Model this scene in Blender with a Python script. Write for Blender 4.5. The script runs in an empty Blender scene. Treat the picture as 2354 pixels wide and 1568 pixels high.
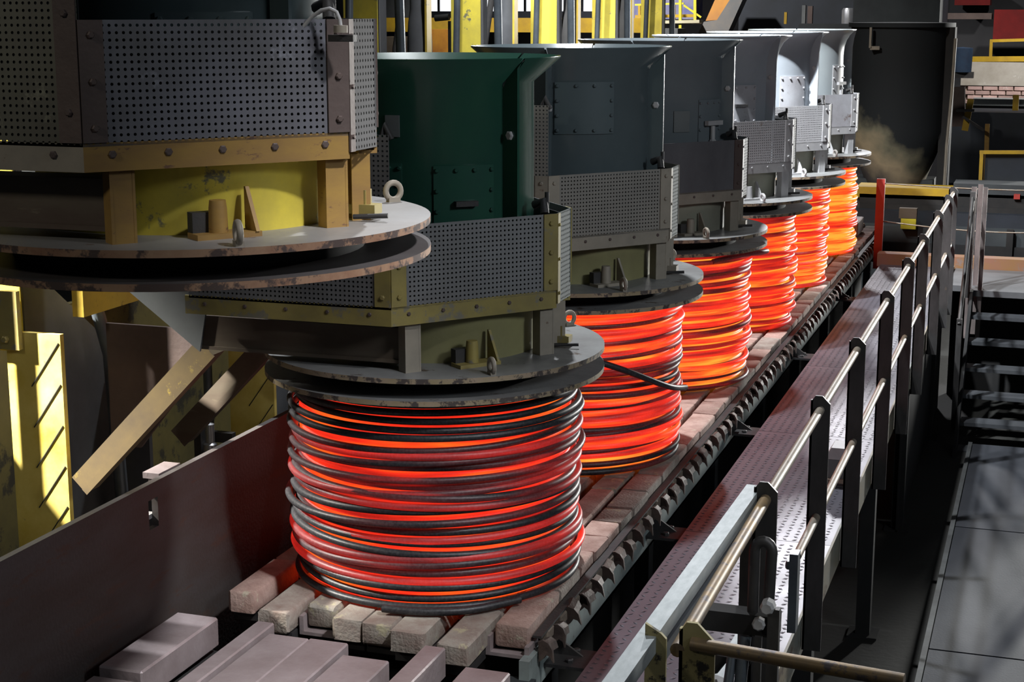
import bpy, bmesh, math, random
from mathutils import Vector, Matrix, Euler
random.seed(7)
PI = math.pi
R = math.radians
scene = bpy.context.scene
COL = scene.collection

# ------------------------------------------------------------------ camera
FPX, CX, CY = 3700.0, 1177.0, 784.0
VPX, VPY = 2450.0, 24.0
TH = math.atan((CY - VPY) / FPX)
PSI = math.atan((VPX - CX) / math.hypot(FPX, CY - VPY))
CAMLOC = Vector((2.64, -6.73, 2.54))
FH = Vector((-math.sin(PSI), math.cos(PSI), 0)); RT = Vector((math.cos(PSI), math.sin(PSI), 0)); ZV = Vector((0, 0, 1))
FW = FH * math.cos(TH) - ZV * math.sin(TH); UP = FH * math.sin(TH) + ZV * math.cos(TH)
cam_d = bpy.data.cameras.new('camera'); cam = bpy.data.objects.new('camera', cam_d); COL.objects.link(cam)
cam.matrix_world = Matrix(((RT.x, UP.x, -FW.x, CAMLOC.x), (RT.y, UP.y, -FW.y, CAMLOC.y), (RT.z, UP.z, -FW.z, CAMLOC.z), (0, 0, 0, 1)))
cam_d.sensor_width = 36.0; cam_d.lens = 36.0 * FPX / 2354.0
cam_d.clip_start = 0.1; cam_d.clip_end = 200
scene.camera = cam

def ray(px, py): return FW + RT * ((px - CX) / FPX) - UP * ((py - CY) / FPX)
def PY(px, py, y):
    r = ray(px, py); return CAMLOC + r * ((y - CAMLOC.y) / r.y)
def PZ(px, py, z):
    r = ray(px, py); return CAMLOC + r * ((z - CAMLOC.z) / r.z)

# ------------------------------------------------------------------ light
scene.view_settings.view_transform = 'Standard'; scene.view_settings.look = 'None'
scene.view_settings.gamma = 1.0; scene.view_settings.use_curve_mapping = False
scene.view_settings.exposure = 0.0
world = bpy.data.worlds.new('hall_air'); scene.world = world; world.use_nodes = True
world.node_tree.nodes['Background'].inputs[0].default_value = (0.75, 0.85, 1.0, 1)
world.node_tree.nodes['Background'].inputs[1].default_value = 0.02

def area(name, loc, target, size, power, col=(1, 1, 1), spread=180):
    d = bpy.data.lights.new(name, 'AREA'); o = bpy.data.objects.new(name, d); COL.objects.link(o)
    d.shape = 'DISK'; d.size = size; d.energy = power; d.color = col; d.spread = R(spread)
    o.location = loc
    o.rotation_euler = (Vector(target) - Vector(loc)).to_track_quat('-Z', 'Y').to_euler()
    return o
area('bay_or_fill_lamp', (-0.7, 3.9, 9.2), (-0.4, 3.6, 0), 0.3, 470, (0.93, 0.97, 1.0), 120)
area('bay_or_fill_lamp', (-1.5, 3.9, 8.2), (0, 8.6, 1.5), 0.3, 250, (0.9, 0.96, 1.0), 55)
area('bay_or_fill_lamp', (-2.5, -8.5, 6.0), (-0.3, -2.0, 2.0), 0.8, 8, (1.0, 0.97, 0.85), 60)  # added front-left fill on the nearest press, no lamp known there
area('bay_or_fill_lamp', (4.6, -3.6, 6.5), (-0.15, -1.5, -0.1), 0.4, 13, (0.97, 0.98, 1.0), 22)  # added to brighten the steel plates at the near end of the bed
area('bay_or_fill_lamp', (3.6, 19.5, 7.0), (1.6, 24, 1.2), 0.4, 90, (1.0, 0.97, 0.92), 60)  # added to brighten the distant brick wall
area('bay_or_fill_lamp', (-2.0, 24.0, 8.6), (1.0, 1, 0), 0.8, 120, (0.97, 0.97, 1.0), 60)
_l = area('drum_highlight_light', (8.0, 27.0, 2.6), (0.3, 0, 1.6), 1.0, 480, (1.0, 1.0, 0.96), 60); _l.data.shape = 'ELLIPSE'; _l.data.size_y = 3.6  # unseen back-right light, added for the highlight strip on the green drum
area('bay_or_fill_lamp', (8.5, -4.0, 5.5), (0.2, 1.5, 1.6), 1.6, 34, (0.86, 0.94, 1.0), 60)  # soft fill added from the right onto the drums
area('bay_or_fill_lamp', (-6.2, -2.6, 5.2), (-1.95, -0.35, 0.8), 0.3, 85, (1.0, 0.97, 0.88), 20)
area('bay_or_fill_lamp', (-4.5, 6.0, 9.0), (-2, 10, 2.2), 0.5, 230, (1.0, 0.98, 0.92), 70)
area('bay_or_fill_lamp', (-6.5, 14.5, 8.0), (-4.5, 20, 3.0), 0.5, 260, (1.0, 0.98, 0.95), 70)  # added so that light reaches the far left beam and cabinets

# ------------------------------------------------------------------ materials
MATS = {}
def nodes(m):
    m.use_nodes = True; nt = m.node_tree; return nt, nt.nodes, nt.links, nt.nodes['Principled BSDF']
def ramp(N, stops, interp='LINEAR'):
    r = N.new('ShaderNodeValToRGB'); cr = r.color_ramp; cr.interpolation = interp
    while len(cr.elements) > 1: cr.elements.remove(cr.elements[-1])
    cr.elements[0].position = stops[0][0]; cr.elements[0].color = (*stops[0][1], 1)
    for p, c in stops[1:]:
        e = cr.elements.new(p); e.color = (*c, 1)
    return r
def mk(name, c1, c2=None, rough=0.6, metal=0.0, scale=4.0, lo=0.35, hi=0.65, bump=0.0, bscale=60, wear=None, wpos=0.62, wscale=None, rnd=0.0, stretch=None, rrough=0.0):
    if name in MATS: return MATS[name]
    m = bpy.data.materials.new(name); nt, N, L, B = nodes(m)
    c2 = c2 or tuple(x * 0.7 for x in c1)
    tc = N.new('ShaderNodeTexCoord'); vec = tc.outputs['Object']
    if stretch:
        mp = N.new('ShaderNodeMapping'); mp.inputs['Scale'].default_value = stretch; L.new(vec, mp.inputs['Vector']); vec = mp.outputs['Vector']
    no = N.new('ShaderNodeTexNoise'); no.inputs['Scale'].default_value = scale; no.inputs['Detail'].default_value = 8; no.inputs['Roughness'].default_value = 0.65
    oi = N.new('ShaderNodeObjectInfo')
    add = N.new('ShaderNodeVectorMath'); add.operation = 'ADD'; L.new(vec, add.inputs[0])
    cmb = N.new('ShaderNodeMath'); cmb.operation = 'MULTIPLY'; cmb.inputs[1].default_value = 17.0; L.new(oi.outputs['Random'], cmb.inputs[0])
    L.new(cmb.outputs[0], add.inputs[1]); L.new(add.outputs[0], no.inputs['Vector'])
    r = ramp(N, [(lo, c1), (hi, c2)]); L.new(no.outputs['Fac'], r.inputs[0]); out = r.outputs[0]
    if wear:
        n2 = N.new('ShaderNodeTexNoise'); n2.inputs['Scale'].default_value = wscale or scale * 2.3; n2.inputs['Detail'].default_value = 10; n2.inputs['Roughness'].default_value = 0.7
        L.new(add.outputs[0], n2.inputs['Vector'])
        r2 = ramp(N, [(wpos, (0, 0, 0)), (wpos + 0.05, (1, 1, 1))]); L.new(n2.outputs['Fac'], r2.inputs[0])
        mx = N.new('ShaderNodeMix'); mx.data_type = 'RGBA'; L.new(r2.outputs[0], mx.inputs[0]); L.new(out, mx.inputs[6]); mx.inputs[7].default_value = (*wear, 1); out = mx.outputs[2]
    if rnd:
        h = N.new('ShaderNodeHueSaturation'); L.new(out, h.inputs['Color'])
        mr = N.new('ShaderNodeMapRange'); mr.inputs[3].default_value = 1 - rnd; mr.inputs[4].default_value = 1 + rnd
        L.new(oi.outputs['Random'], mr.inputs[0]); L.new(mr.outputs[0], h.inputs['Value']); out = h.outputs[0]
    L.new(out, B.inputs['Base Color']); B.inputs['Roughness'].default_value = rough; B.inputs['Metallic'].default_value = metal
    if rrough:
        mr = N.new('ShaderNodeMapRange'); mr.inputs[3].default_value = rough - rrough; mr.inputs[4].default_value = rough + rrough
        L.new(no.outputs['Fac'], mr.inputs[0]); L.new(mr.outputs[0], B.inputs['Roughness'])
    if bump:
        n3 = N.new('ShaderNodeTexNoise'); n3.inputs['Scale'].default_value = bscale; n3.inputs['Detail'].default_value = 4; L.new(tc.outputs['Object'], n3.inputs['Vector'])
        bp = N.new('ShaderNodeBump'); bp.inputs['Strength'].default_value = bump; bp.inputs['Distance'].default_value = 0.01; L.new(n3.outputs['Fac'], bp.inputs['Height']); L.new(bp.outputs[0], B.inputs['Normal'])
    MATS[name] = m; return m

def perforate(m, pitch=0.02, rad=0.22):
    nt = m.node_tree; N, L = nt.nodes, nt.links; B = N['Principled BSDF']; out = [n for n in N if n.type == 'OUTPUT_MATERIAL'][0]
    uv = N.new('ShaderNodeUVMap'); uv.uv_map = 'UVMap'
    sc = N.new('ShaderNodeVectorMath'); sc.operation = 'SCALE'; sc.inputs['Scale'].default_value = 1 / pitch; L.new(uv.outputs[0], sc.inputs[0])
    fr = N.new('ShaderNodeVectorMath'); fr.operation = 'FRACTION'; L.new(sc.outputs[0], fr.inputs[0])
    di = N.new('ShaderNodeVectorMath'); di.operation = 'DISTANCE'; di.inputs[1].default_value = (0.5, 0.5, 0); L.new(fr.outputs[0], di.inputs[0])
    lt = N.new('ShaderNodeMath'); lt.operation = 'LESS_THAN'; lt.inputs[1].default_value = rad; L.new(di.outputs['Value'], lt.inputs[0])
    tr = N.new('ShaderNodeBsdfTransparent'); mx = N.new('ShaderNodeMixShader')
    L.new(lt.outputs[0], mx.inputs[0]); L.new(B.outputs[0], mx.inputs[1]); L.new(tr.outputs[0], mx.inputs[2]); L.new(mx.outputs[0], out.inputs['Surface'])
    return m

def hot(name):
    """steel whose glow follows the object's own temperature ("temp") and cools in patches along the bar"""
    m = bpy.data.materials.new(name); nt, N, L, B = nodes(m)
    at = N.new('ShaderNodeAttribute'); at.attribute_type = 'OBJECT'; at.attribute_name = 'temp'
    tc = N.new('ShaderNodeTexCoord'); mp = N.new('ShaderNodeMapping'); mp.inputs['Scale'].default_value = (2.2, 2.2, 30); L.new(tc.outputs['Object'], mp.inputs[0])
    oi = N.new('ShaderNodeObjectInfo'); ml = N.new('ShaderNodeMath'); ml.operation = 'MULTIPLY'; ml.inputs[1].default_value = 40; L.new(oi.outputs['Random'], ml.inputs[0])
    no = N.new('ShaderNodeTexNoise'); no.noise_dimensions = '4D'; no.inputs['Scale'].default_value = 1.0; no.inputs['Detail'].default_value = 3; L.new(mp.outputs[0], no.inputs['Vector']); L.new(ml.outputs[0], no.inputs['W'])
    mr = N.new('ShaderNodeMapRange'); mr.inputs[1].default_value = 0.3; mr.inputs[2].default_value = 0.7; mr.inputs[3].default_value = -0.17; mr.inputs[4].default_value = 0.17; L.new(no.outputs['Fac'], mr.inputs[0])
    sm = N.new('ShaderNodeMath'); sm.operation = 'ADD'; L.new(at.outputs['Fac'], sm.inputs[0]); L.new(mr.outputs[0], sm.inputs[1])
    r = ramp(N, [(0.0, (0, 0, 0)), (0.15, (0.0, 0, 0)), (0.35, (0.055, 0.004, 0.004)), (0.55, (0.42, 0.012, 0.008)), (0.72, (1.0, 0.032, 0.012)), (0.86, (1.0, 0.13, 0.015)), (1.0, (1.0, 0.42, 0.04))])
    L.new(sm.outputs[0], r.inputs[0]); L.new(r.outputs[0], B.inputs['Emission Color']); B.inputs['Emission Strength'].default_value = 1.0
    B.inputs['Base Color'].default_value = (0.12, 0.115, 0.125, 1); B.inputs['Metallic'].default_value = 0.2; B.inputs['Roughness'].default_value = 0.46
    n3 = N.new('ShaderNodeTexNoise'); n3.inputs['Scale'].default_value = 90; L.new(tc.outputs['Object'], n3.inputs['Vector'])
    r3 = ramp(N, [(0.35, (0.02, 0.02, 0.024)), (0.75, (0.06, 0.058, 0.062))]); L.new(n3.outputs['Fac'], r3.inputs[0]); L.new(r3.outputs[0], B.inputs['Base Color'])
    return m
M_HOT = hot('hot_steel')

def emit(name, col, s):
    m = bpy.data.materials.new(name); nt, N, L, B = nodes(m)
    B.inputs['Base Color'].default_value = (*col, 1); B.inputs['Emission Color'].default_value = (*col, 1); B.inputs['Emission Strength'].default_value = s
    return m

DARK = mk('dark_steel', (0.03, 0.03, 0.033), (0.055, 0.05, 0.048), 0.6, 0.3, 6, bump=0.15)
BLACK = mk('black_grime_and_shade', (0.012, 0.012, 0.013), (0.022, 0.02, 0.019), 0.85)  # grimy black parts, and the shade sheets under walkway and steps
DISC = mk('disc_plate', (0.3, 0.3, 0.3), (0.2, 0.195, 0.195), 0.5, 0.3, 3, wear=(0.10, 0.075, 0.06), wpos=0.6, bump=0.05, rrough=0.1)
DISCR = mk('disc_plate_rusty', (0.34, 0.33, 0.33), (0.27, 0.25, 0.24), 0.5, 0.3, 2, wear=(0.2, 0.14, 0.1), wpos=0.62, bump=0.05, rrough=0.1)
RIM = mk('disc_rim_flaked', (0.36, 0.27, 0.2), (0.3, 0.24, 0.14), 0.7, 0.1, 9, wear=(0.07, 0.055, 0.05), wpos=0.5, wscale=14)
RIMR = mk('disc_rim_rust', (0.2, 0.1, 0.06), (0.3, 0.19, 0.12), 0.75, 0.1, 6, wear=(0.06, 0.04, 0.035), wpos=0.5, wscale=9)
BRICK = mk('fired_brick', (0.45, 0.32, 0.275), (0.27, 0.165, 0.135), 0.88, 0, 7, wear=(0.42, 0.36, 0.28), wpos=0.6, wscale=11, bump=0.5, bscale=70, rnd=0.3)
BRICKG = mk('ash_grey_brick', (0.36, 0.325, 0.28), (0.23, 0.165, 0.14), 0.88, 0, 8, wear=(0.44, 0.39, 0.26), wpos=0.6, wscale=10, bump=0.5, bscale=70, rnd=0.25)
PLATE = mk('scaled_steel', (0.36, 0.3, 0.305), (0.27, 0.215, 0.215), 0.5, 0.25, 5, wear=(0.3, 0.25, 0.25), wpos=0.66, wscale=14, bump=0.25, bscale=40)
GUARD = mk('guard_plate_rust', (0.085, 0.078, 0.078), (0.065, 0.05, 0.044), 0.62, 0.2, 2.2, wear=(0.085, 0.055, 0.045), wpos=0.58, bump=0.1, stretch=(1, 0.6, 2.5))
BEAMG = mk('pale_beam_paint', (0.3, 0.35, 0.34), (0.22, 0.25, 0.245), 0.6, 0.1, 8, wear=(0.12, 0.1, 0.085), wpos=0.62)
TAN = mk('scale_tan', (0.26, 0.21, 0.16), (0.16, 0.12, 0.095), 0.85, 0, 12, wear=(0.1, 0.07, 0.06), wpos=0.6, bump=0.4)
HOOK = mk('hook_iron', (0.12, 0.085, 0.07), (0.07, 0.05, 0.045), 0.6, 0.3, 14, bump=0.2)
YEL = mk('yellow_paint_dirty', (0.62, 0.43, 0.05), (0.42, 0.29, 0.045), 0.55, 0, 3.2, wear=(0.1, 0.085, 0.05), wpos=0.62, wscale=7)
YELB = mk('yellow_paint_bright', (0.72, 0.58, 0.06), (0.5, 0.4, 0.06), 0.6, 0, 3, wear=(0.16, 0.15, 0.09), wpos=0.6, wscale=8)
OLIVE = mk('olive_yellow_paint', (0.34, 0.27, 0.08), (0.24, 0.19, 0.07), 0.6, 0.1, 5, wear=(0.2, 0.18, 0.14), wpos=0.56, wscale=9)
OCHRE = mk('ochre_paint', (0.34, 0.2, 0.045), (0.25, 0.14, 0.045), 0.6, 0.05, 4, wear=(0.15, 0.075, 0.04), wpos=0.6, wscale=12, stretch=(1, 1, 3))
TANGREY = mk('grey_tan_paint', (0.33, 0.285, 0.23), (0.25, 0.22, 0.18), 0.6, 0.15, 6, wear=(0.15, 0.1, 0.07), wpos=0.64)
LGREY = mk('pale_grey_paint', (0.5, 0.49, 0.49), (0.38, 0.37, 0.38), 0.55, 0.1, 5, wear=(0.25, 0.19, 0.16), wpos=0.66)
BROWN = mk('brown_rust_strip', (0.12, 0.085, 0.075), (0.085, 0.06, 0.055), 0.6, 0.2, 4, bump=0.1)
ARM = mk('arm_brown_paint', (0.13, 0.105, 0.075), (0.09, 0.06, 0.045), 0.6, 0.1, 3, wear=(0.16, 0.13, 0.09), wpos=0.62, stretch=(0.5, 1, 2))
DECK = mk('deck_plate_steel', (0.125, 0.125, 0.15), (0.095, 0.092, 0.11), 0.42, 0.35, 2.5, rrough=0.08)
CONC = mk('concrete_floor', (0.026, 0.0255, 0.022), (0.018, 0.017, 0.0155), 0.75, 0, 1.2, bump=0.15, bscale=20)
BLUEPL = mk('floor_plate_steel', (0.055, 0.058, 0.068), (0.04, 0.042, 0.05), 0.6, 0.2, 2, bump=0.1)
POST = mk('post_steel', (0.085, 0.08, 0.08), (0.05, 0.048, 0.047), 0.5, 0.5, 8, wear=(0.2, 0.14, 0.09), wpos=0.68, stretch=(1, 1, 0.4))
POSTY = mk('post_flaking_yellow', (0.42, 0.36, 0.17), (0.33, 0.28, 0.13), 0.65, 0.1, 8, wear=(0.04, 0.036, 0.034), wpos=0.55, wscale=9)
TUBE = mk('rail_tube_worn', (0.3, 0.27, 0.235), (0.24, 0.17, 0.11), 0.5, 0.3, 9, wear=(0.11, 0.09, 0.08), wpos=0.6, stretch=(1, 0.5, 1))
TUBEY = mk('rail_tube_ochre', (0.34, 0.22, 0.09), (0.16, 0.13, 0.11), 0.45, 0.3, 6, wear=(0.12, 0.1, 0.1), wpos=0.55)
GALV = mk('galvanised_bar', (0.4, 0.43, 0.44), (0.3, 0.33, 0.34), 0.55, 0.3, 14, stretch=(3, 1, 3))
PIPE = mk('blue_grey_pipe', (0.11, 0.13, 0.15), (0.075, 0.085, 0.1), 0.4, 0.4, 6)
STEELB = mk('bright_steel', (0.55, 0.56, 0.6), (0.42, 0.43, 0.46), 0.35, 0.7, 6)
MACH = mk('machine_navy', (0.02, 0.025, 0.036), (0.012, 0.015, 0.02), 0.6, 0.1, 1.5)
MACHG = mk('machine_slate', (0.05, 0.058, 0.062), (0.03, 0.034, 0.038), 0.6, 0.1, 2)
RED = mk('red_paint', (0.42, 0.05, 0.035), (0.3, 0.03, 0.025), 0.55, 0, 3, wear=(0.2, 0.08, 0.06), wpos=0.66)
REDP = mk('red_cabinet_paint', (0.2, 0.008, 0.008), (0.12, 0.006, 0.006), 0.9, 0, 2)
KERB = mk('kerb_red_ochre', (0.2, 0.085, 0.06), (0.19, 0.1, 0.025), 0.7, 0, 2, wear=(0.16, 0.11, 0.09), wpos=0.6)
GOLD = mk('guard_yellow', (0.45, 0.28, 0.012), (0.33, 0.2, 0.018), 0.55, 0, 4, wear=(0.25, 0.15, 0.05), wpos=0.66)
LIME = mk('lime_yellow', (0.75, 0.68, 0.05), (0.6, 0.52, 0.05), 0.5, 0, 3)
GREYP = mk('grey_paint', (0.14, 0.148, 0.15), (0.1, 0.107, 0.11), 0.6, 0, 3)
CLOTH = mk('dark_sheet', (0.12, 0.12, 0.13), (0.075, 0.072, 0.08), 0.75, 0, 2.5, stretch=(1, 1, 0.5))
STAINED = mk('stained_sheet', (0.5, 0.5, 0.53), (0.36, 0.34, 0.36), 0.55, 0.1, 3, wear=(0.2, 0.15, 0.13), wpos=0.58, wscale=4)
WALLB = mk('back_wall', (0.05, 0.05, 0.055), (0.03, 0.03, 0.034), 0.85, 0, 0.6)

# ------------------------------------------------------------------ helpers
def tag(o, label=None, cat=None, group=None, kind=None):
    if label: o['label'] = label
    if cat: o['category'] = cat
    if group: o['group'] = group
    if kind: o['kind'] = kind
    return o
def thing(name, loc, label, cat, group=None, rz=0):
    o = bpy.data.objects.new(name, None); COL.objects.link(o); o.location = loc; o.rotation_euler = (0, 0, rz); o.empty_display_size = 0.1
    return tag(o, label, cat, group)
class MB:
    def __init__(s): s.v = []; s.f = []; s.mi = []; s.uv = {}
    def add(s, vs, fs, mi=0):
        b = len(s.v); s.v += [tuple(v) for v in vs]; s.f += [tuple(i + b for i in f) for f in fs]; s.mi += [mi] * len(fs); return s
    def box(s, a, b, mi=0, rot=None, ch=0.0):
        x0, y0, z0 = a; x1, y1, z1 = b
        if x0 > x1: x0, x1 = x1, x0
        if y0 > y1: y0, y1 = y1, y0
        if z0 > z1: z0, z1 = z1, z0
        vs = [(x0, y0, z0), (x1, y0, z0), (x1, y1, z0), (x0, y1, z0), (x0, y0, z1), (x1, y0, z1), (x1, y1, z1), (x0, y1, z1)]
        return s.add(vs, [(3, 2, 1, 0), (4, 5, 6, 7), (0, 1, 5, 4), (1, 2, 6, 5), (2, 3, 7, 6), (3, 0, 4, 7)], mi)
    def obox(s, c, ax, ay, az, mi=0):
        """box with centre and three half-axis vectors"""
        c = Vector(c); ax, ay, az = Vector(ax), Vector(ay), Vector(az)
        if ax.cross(ay).dot(az) < 0: ax = -ax
        vs = [c + ax * i + ay * j + az * k for k in (-1, 1) for (i, j) in ((-1, -1), (1, -1), (1, 1), (-1, 1))]
        return s.add(vs, [(3, 2, 1, 0), (4, 5, 6, 7), (0, 1, 5, 4), (1, 2, 6, 5), (2, 3, 7, 6), (3, 0, 4, 7)], mi)
    def bar(s, p, q, w, h, up=(0, 0, 1), mi=0):
        p, q = Vector(p), Vector(q); d = (q - p); l = d.length; d.normalize(); u = Vector(up)
        sd = d.cross(u)
        if sd.length < 1e-4: sd = d.cross(Vector((1, 0, 0)))
        sd.normalize(); u = sd.cross(d)
        return s.obox((p + q) / 2, d * l / 2, sd * w / 2, u * h / 2, mi)
    def tube(s, pts, r, n=10, mi=0, closed=False):
        pts = [Vector(p) for p in pts]; m = len(pts); b = len(s.v); prev = None
        for i, p in enumerate(pts):
            if closed: t = pts[(i + 1) % m] - pts[i - 1]
            else: t = (pts[min(i + 1, m - 1)] - pts[max(i - 1, 0)])
            t.normalize()
            if prev is None:
                a = Vector((0, 0, 1)) if abs(t.z) < 0.9 else Vector((1, 0, 0)); x = t.cross(a).normalized()
            else:
                x = (prev - t * prev.dot(t)).normalized()
            prev = x; y = t.cross(x)
            for k in range(n):
                a = 2 * PI * k / n; s.v.append(tuple(p + x * math.cos(a) * r + y * math.sin(a) * r))
        for i in range(m if closed else m - 1):
            j = (i + 1) % m
            for k in range(n):
                k2 = (k + 1) % n; s.f.append((b + i * n + k, b + i * n + k2, b + j * n + k2, b + j * n + k)); s.mi.append(mi)
        if not closed:
            s.f.append(tuple(b + k for k in range(n - 1, -1, -1))); s.mi.append(mi)
            s.f.append(tuple(b + (m - 1) * n + k for k in range(n))); s.mi.append(mi)
        return s
    def lathe(s, prof, n=48, mi=0, c=(0, 0), a0=0, a1=2 * PI, mis=None):
        b = len(s.v); full = abs(a1 - a0) > 6.28; m = len(prof); cols = n if full else n + 1
        for i in range(cols):
            a = a0 + (a1 - a0) * i / n
            for r, z in prof: s.v.append((c[0] + r * math.cos(a), c[1] + r * math.sin(a), z))
        for i in range(n):
            j = (i + 1) % cols
            for k in range(m - 1):
                s.f.append((b + i * m + k, b + j * m + k, b + j * m + k + 1, b + i * m + k + 1)); s.mi.append(mis[k] if mis else mi)
        return s
    def disc(s, r, z0, z1, n=72, mi=0, mrim=None, c=(0, 0), r0=0.0):
        if r0: prof = [(r0, z0), (r, z0), (r, z1), (r0, z1), (r0, z0)]; mis = [mi, mi if mrim is None else mrim, mi, mi]
        else: prof = [(0.0005, z0), (r, z0), (r, z1), (0.0005, z1)]; mis = [mi, mi if mrim is None else mrim, mi]
        return s.lathe(prof, n, mi, c, mis=mis)
    def prism(s, poly, h, frame, mi=0):
        """poly in (u,v), frame = (origin, U, V, N); extruded by h along N"""
        o, U, V, Nn = [Vector(x) for x in frame]; n = len(poly)
        ar = sum(poly[i][0] * poly[(i + 1) % n][1] - poly[(i + 1) % n][0] * poly[i][1] for i in range(n))
        if (ar < 0) != (U.cross(V).dot(Nn) * h < 0): poly = poly[::-1]
        vs = [o + U * u + V * v for u, v in poly] + [o + U * u + V * v + Nn * h for u, v in poly]
        fs = [tuple(range(n - 1, -1, -1)), tuple(range(n, 2 * n))] + [(i, (i + 1) % n, n + (i + 1) % n, n + i) for i in range(n)]
        return s.add(vs, fs, mi)
    def bolt(s, c, nrm, r=0.012, h=0.012, n=6, mi=0):
        c, nrm = Vector(c), Vector(nrm).normalized(); a = Vector((0, 0, 1)) if abs(nrm.z) < 0.9 else Vector((1, 0, 0))
        x = nrm.cross(a).normalized(); y = nrm.cross(x)
        vs = []
        for t, rr in ((0, r), (h * 0.7, r), (h, r * 0.7)):
            vs += [c + nrm * t + (x * math.cos(2 * PI * k / n) + y * math.sin(2 * PI * k / n)) * rr for k in range(n)]
        fs = [tuple(range(n)), tuple(range(3 * n - 1, 2 * n - 1, -1))]
        for t in (0, 1): fs += [(t * n + k, (t + 1) * n + k, (t + 1) * n + (k + 1) % n, t * n + (k + 1) % n) for k in range(n)]
        return s.add(vs, fs, mi)
    def panel(s, p, q, z0, z1, nrm, t=0.004, mi=0):
        """upright sheet from p to q (xy), with metre UVs on both faces so that hole rows follow it"""
        p, q = Vector((*p, 0)), Vector((*q, 0)); n = Vector((*nrm, 0)).normalized(); l = (q - p).length; b = len(s.v); fb = len(s.f)
        for off in (0, t):
            for (w, z) in ((p, z0), (q, z0), (q, z1), (p, z1)): s.v.append(tuple(w + n * (off - t) + Vector((0, 0, z))))
        fs = [(0, 1, 2, 3), (7, 6, 5, 4), (0, 4, 5, 1), (1, 5, 6, 2), (2, 6, 7, 3), (3, 7, 4, 0)]
        s.f += [tuple(i + b for i in f) for f in fs]; s.mi += [mi] * 6
        uvq = {0: (0, 0), 1: (l, 0), 2: (l, z1 - z0), 3: (0, z1 - z0)}
        s.uv[fb] = [uvq[i % 4] for i in fs[0]]; s.uv[fb + 1] = [uvq[i % 4] for i in fs[1]]
        return s
    def mesh(s, name, smooth=False):
        me = bpy.data.meshes.new(name); me.from_pydata(s.v, [], s.f)
        me.polygons.foreach_set('material_index', s.mi)
        if s.uv:
            ul = me.uv_layers.new(name='UVMap')
            for pi, uvs in s.uv.items():
                for li, uv in zip(me.polygons[pi].loop_indices, uvs): ul.data[li].uv = uv
        if smooth: me.polygons.foreach_set('use_smooth', [True] * len(me.polygons))
        me.update(); return me
    def build(s, name, mats, parent=None, smooth=False, angle=None, loc=None):
        me = s.mesh(name, smooth)
        if angle: me.shade_flat() if False else sharp(me, angle)
        return put(name, me, mats, parent, loc)
def sharp(me, deg):
    me.polygons.foreach_set('use_smooth', [True] * len(me.polygons))
    bm = bmesh.new(); bm.from_mesh(me); bmesh.ops.recalc_face_normals(bm, faces=bm.faces)
    for e in bm.edges: e.smooth = not (len(e.link_faces) == 2 and e.calc_face_angle(0) > R(deg))
    bm.to_mesh(me); bm.free()
def put(name, me, mats, parent=None, loc=None):
    o = bpy.data.objects.new(name, me); COL.objects.link(o)
    if not isinstance(mats, (list, tuple)): mats = [mats]
    if not me.materials:
        for m in mats: me.materials.append(m)
    if parent: o.parent = parent
    if loc is not None: o.location = loc
    return o
def chamfer_mesh(name, mb, w, seg=1):
    me = mb.mesh(name); bm = bmesh.new(); bm.from_mesh(me); bmesh.ops.recalc_face_normals(bm, faces=bm.faces)
    bmesh.ops.bevel(bm, geom=list(bm.edges), offset=w, segments=seg, affect='EDGES', profile=0.5)
    bm.to_mesh(me); bm.free(); return me

# ------------------------------------------------------------------ the setting
def struct(name, mb, m, **k):
    return tag(mb.build(name, m, **k), kind='structure')
FLOOR_Z = -1.45
struct('floor', MB().box((-14, -9, FLOOR_Z - 0.2), (14, 32, FLOOR_Z)), CONC)
struct('wall_back', MB().box((-14, 31, FLOOR_Z), (14, 31.3, 14)), WALLB)
struct('wall_left', MB().box((-14.3, -9, FLOOR_Z), (-14, 31, 14)), WALLB)
M_WIN = emit('daylit_pane', (0.93, 0.96, 1.0), 1.1)
FRAME = mk('window_steel', (0.1, 0.1, 0.11), (0.07, 0.07, 0.075), 0.6)
def window(n, p0, p1):
    x0, x1 = p0; z0, z1 = p1
    w = bpy.data.objects.new('window_%d' % n, None); COL.objects.link(w); w.location = (x0, 30.9, z0); tag(w, kind='structure')
    fr = MB(); t = 0.07
    fr.box((0, -0.08, -t), (x1 - x0, 0.08, 0)).box((0, -0.08, z1 - z0), (x1 - x0, 0.08, z1 - z0 + t)).box((-t, -0.08, -t), (0, 0.08, z1 - z0 + t)).box((x1 - x0, -0.08, -t), (x1 - x0 + t, 0.08, z1 - z0 + t))
    k = 4
    for i in range(1, k): xx = (x1 - x0) * i / k; fr.box((xx - 0.025, -0.05, 0), (xx + 0.025, 0.05, z1 - z0))
    fr.build('window_frame', FRAME, w)
    for i in range(k):
        xx = (x1 - x0) / k; MB().box((xx * i + 0.03, -0.012, 0), (xx * (i + 1) - 0.03, 0.012, z1 - z0)).build('pane', M_WIN, w)
zwin = PY(1150, 27, 30.9).z
for i, (a, b) in enumerate(((978, 1105), (1112, 1240), (1247, 1370))):
    window(i + 1, (PY(a, 20, 30.9).x, PY(b, 20, 30.9).x), (zwin, zwin + 2.2))

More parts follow.
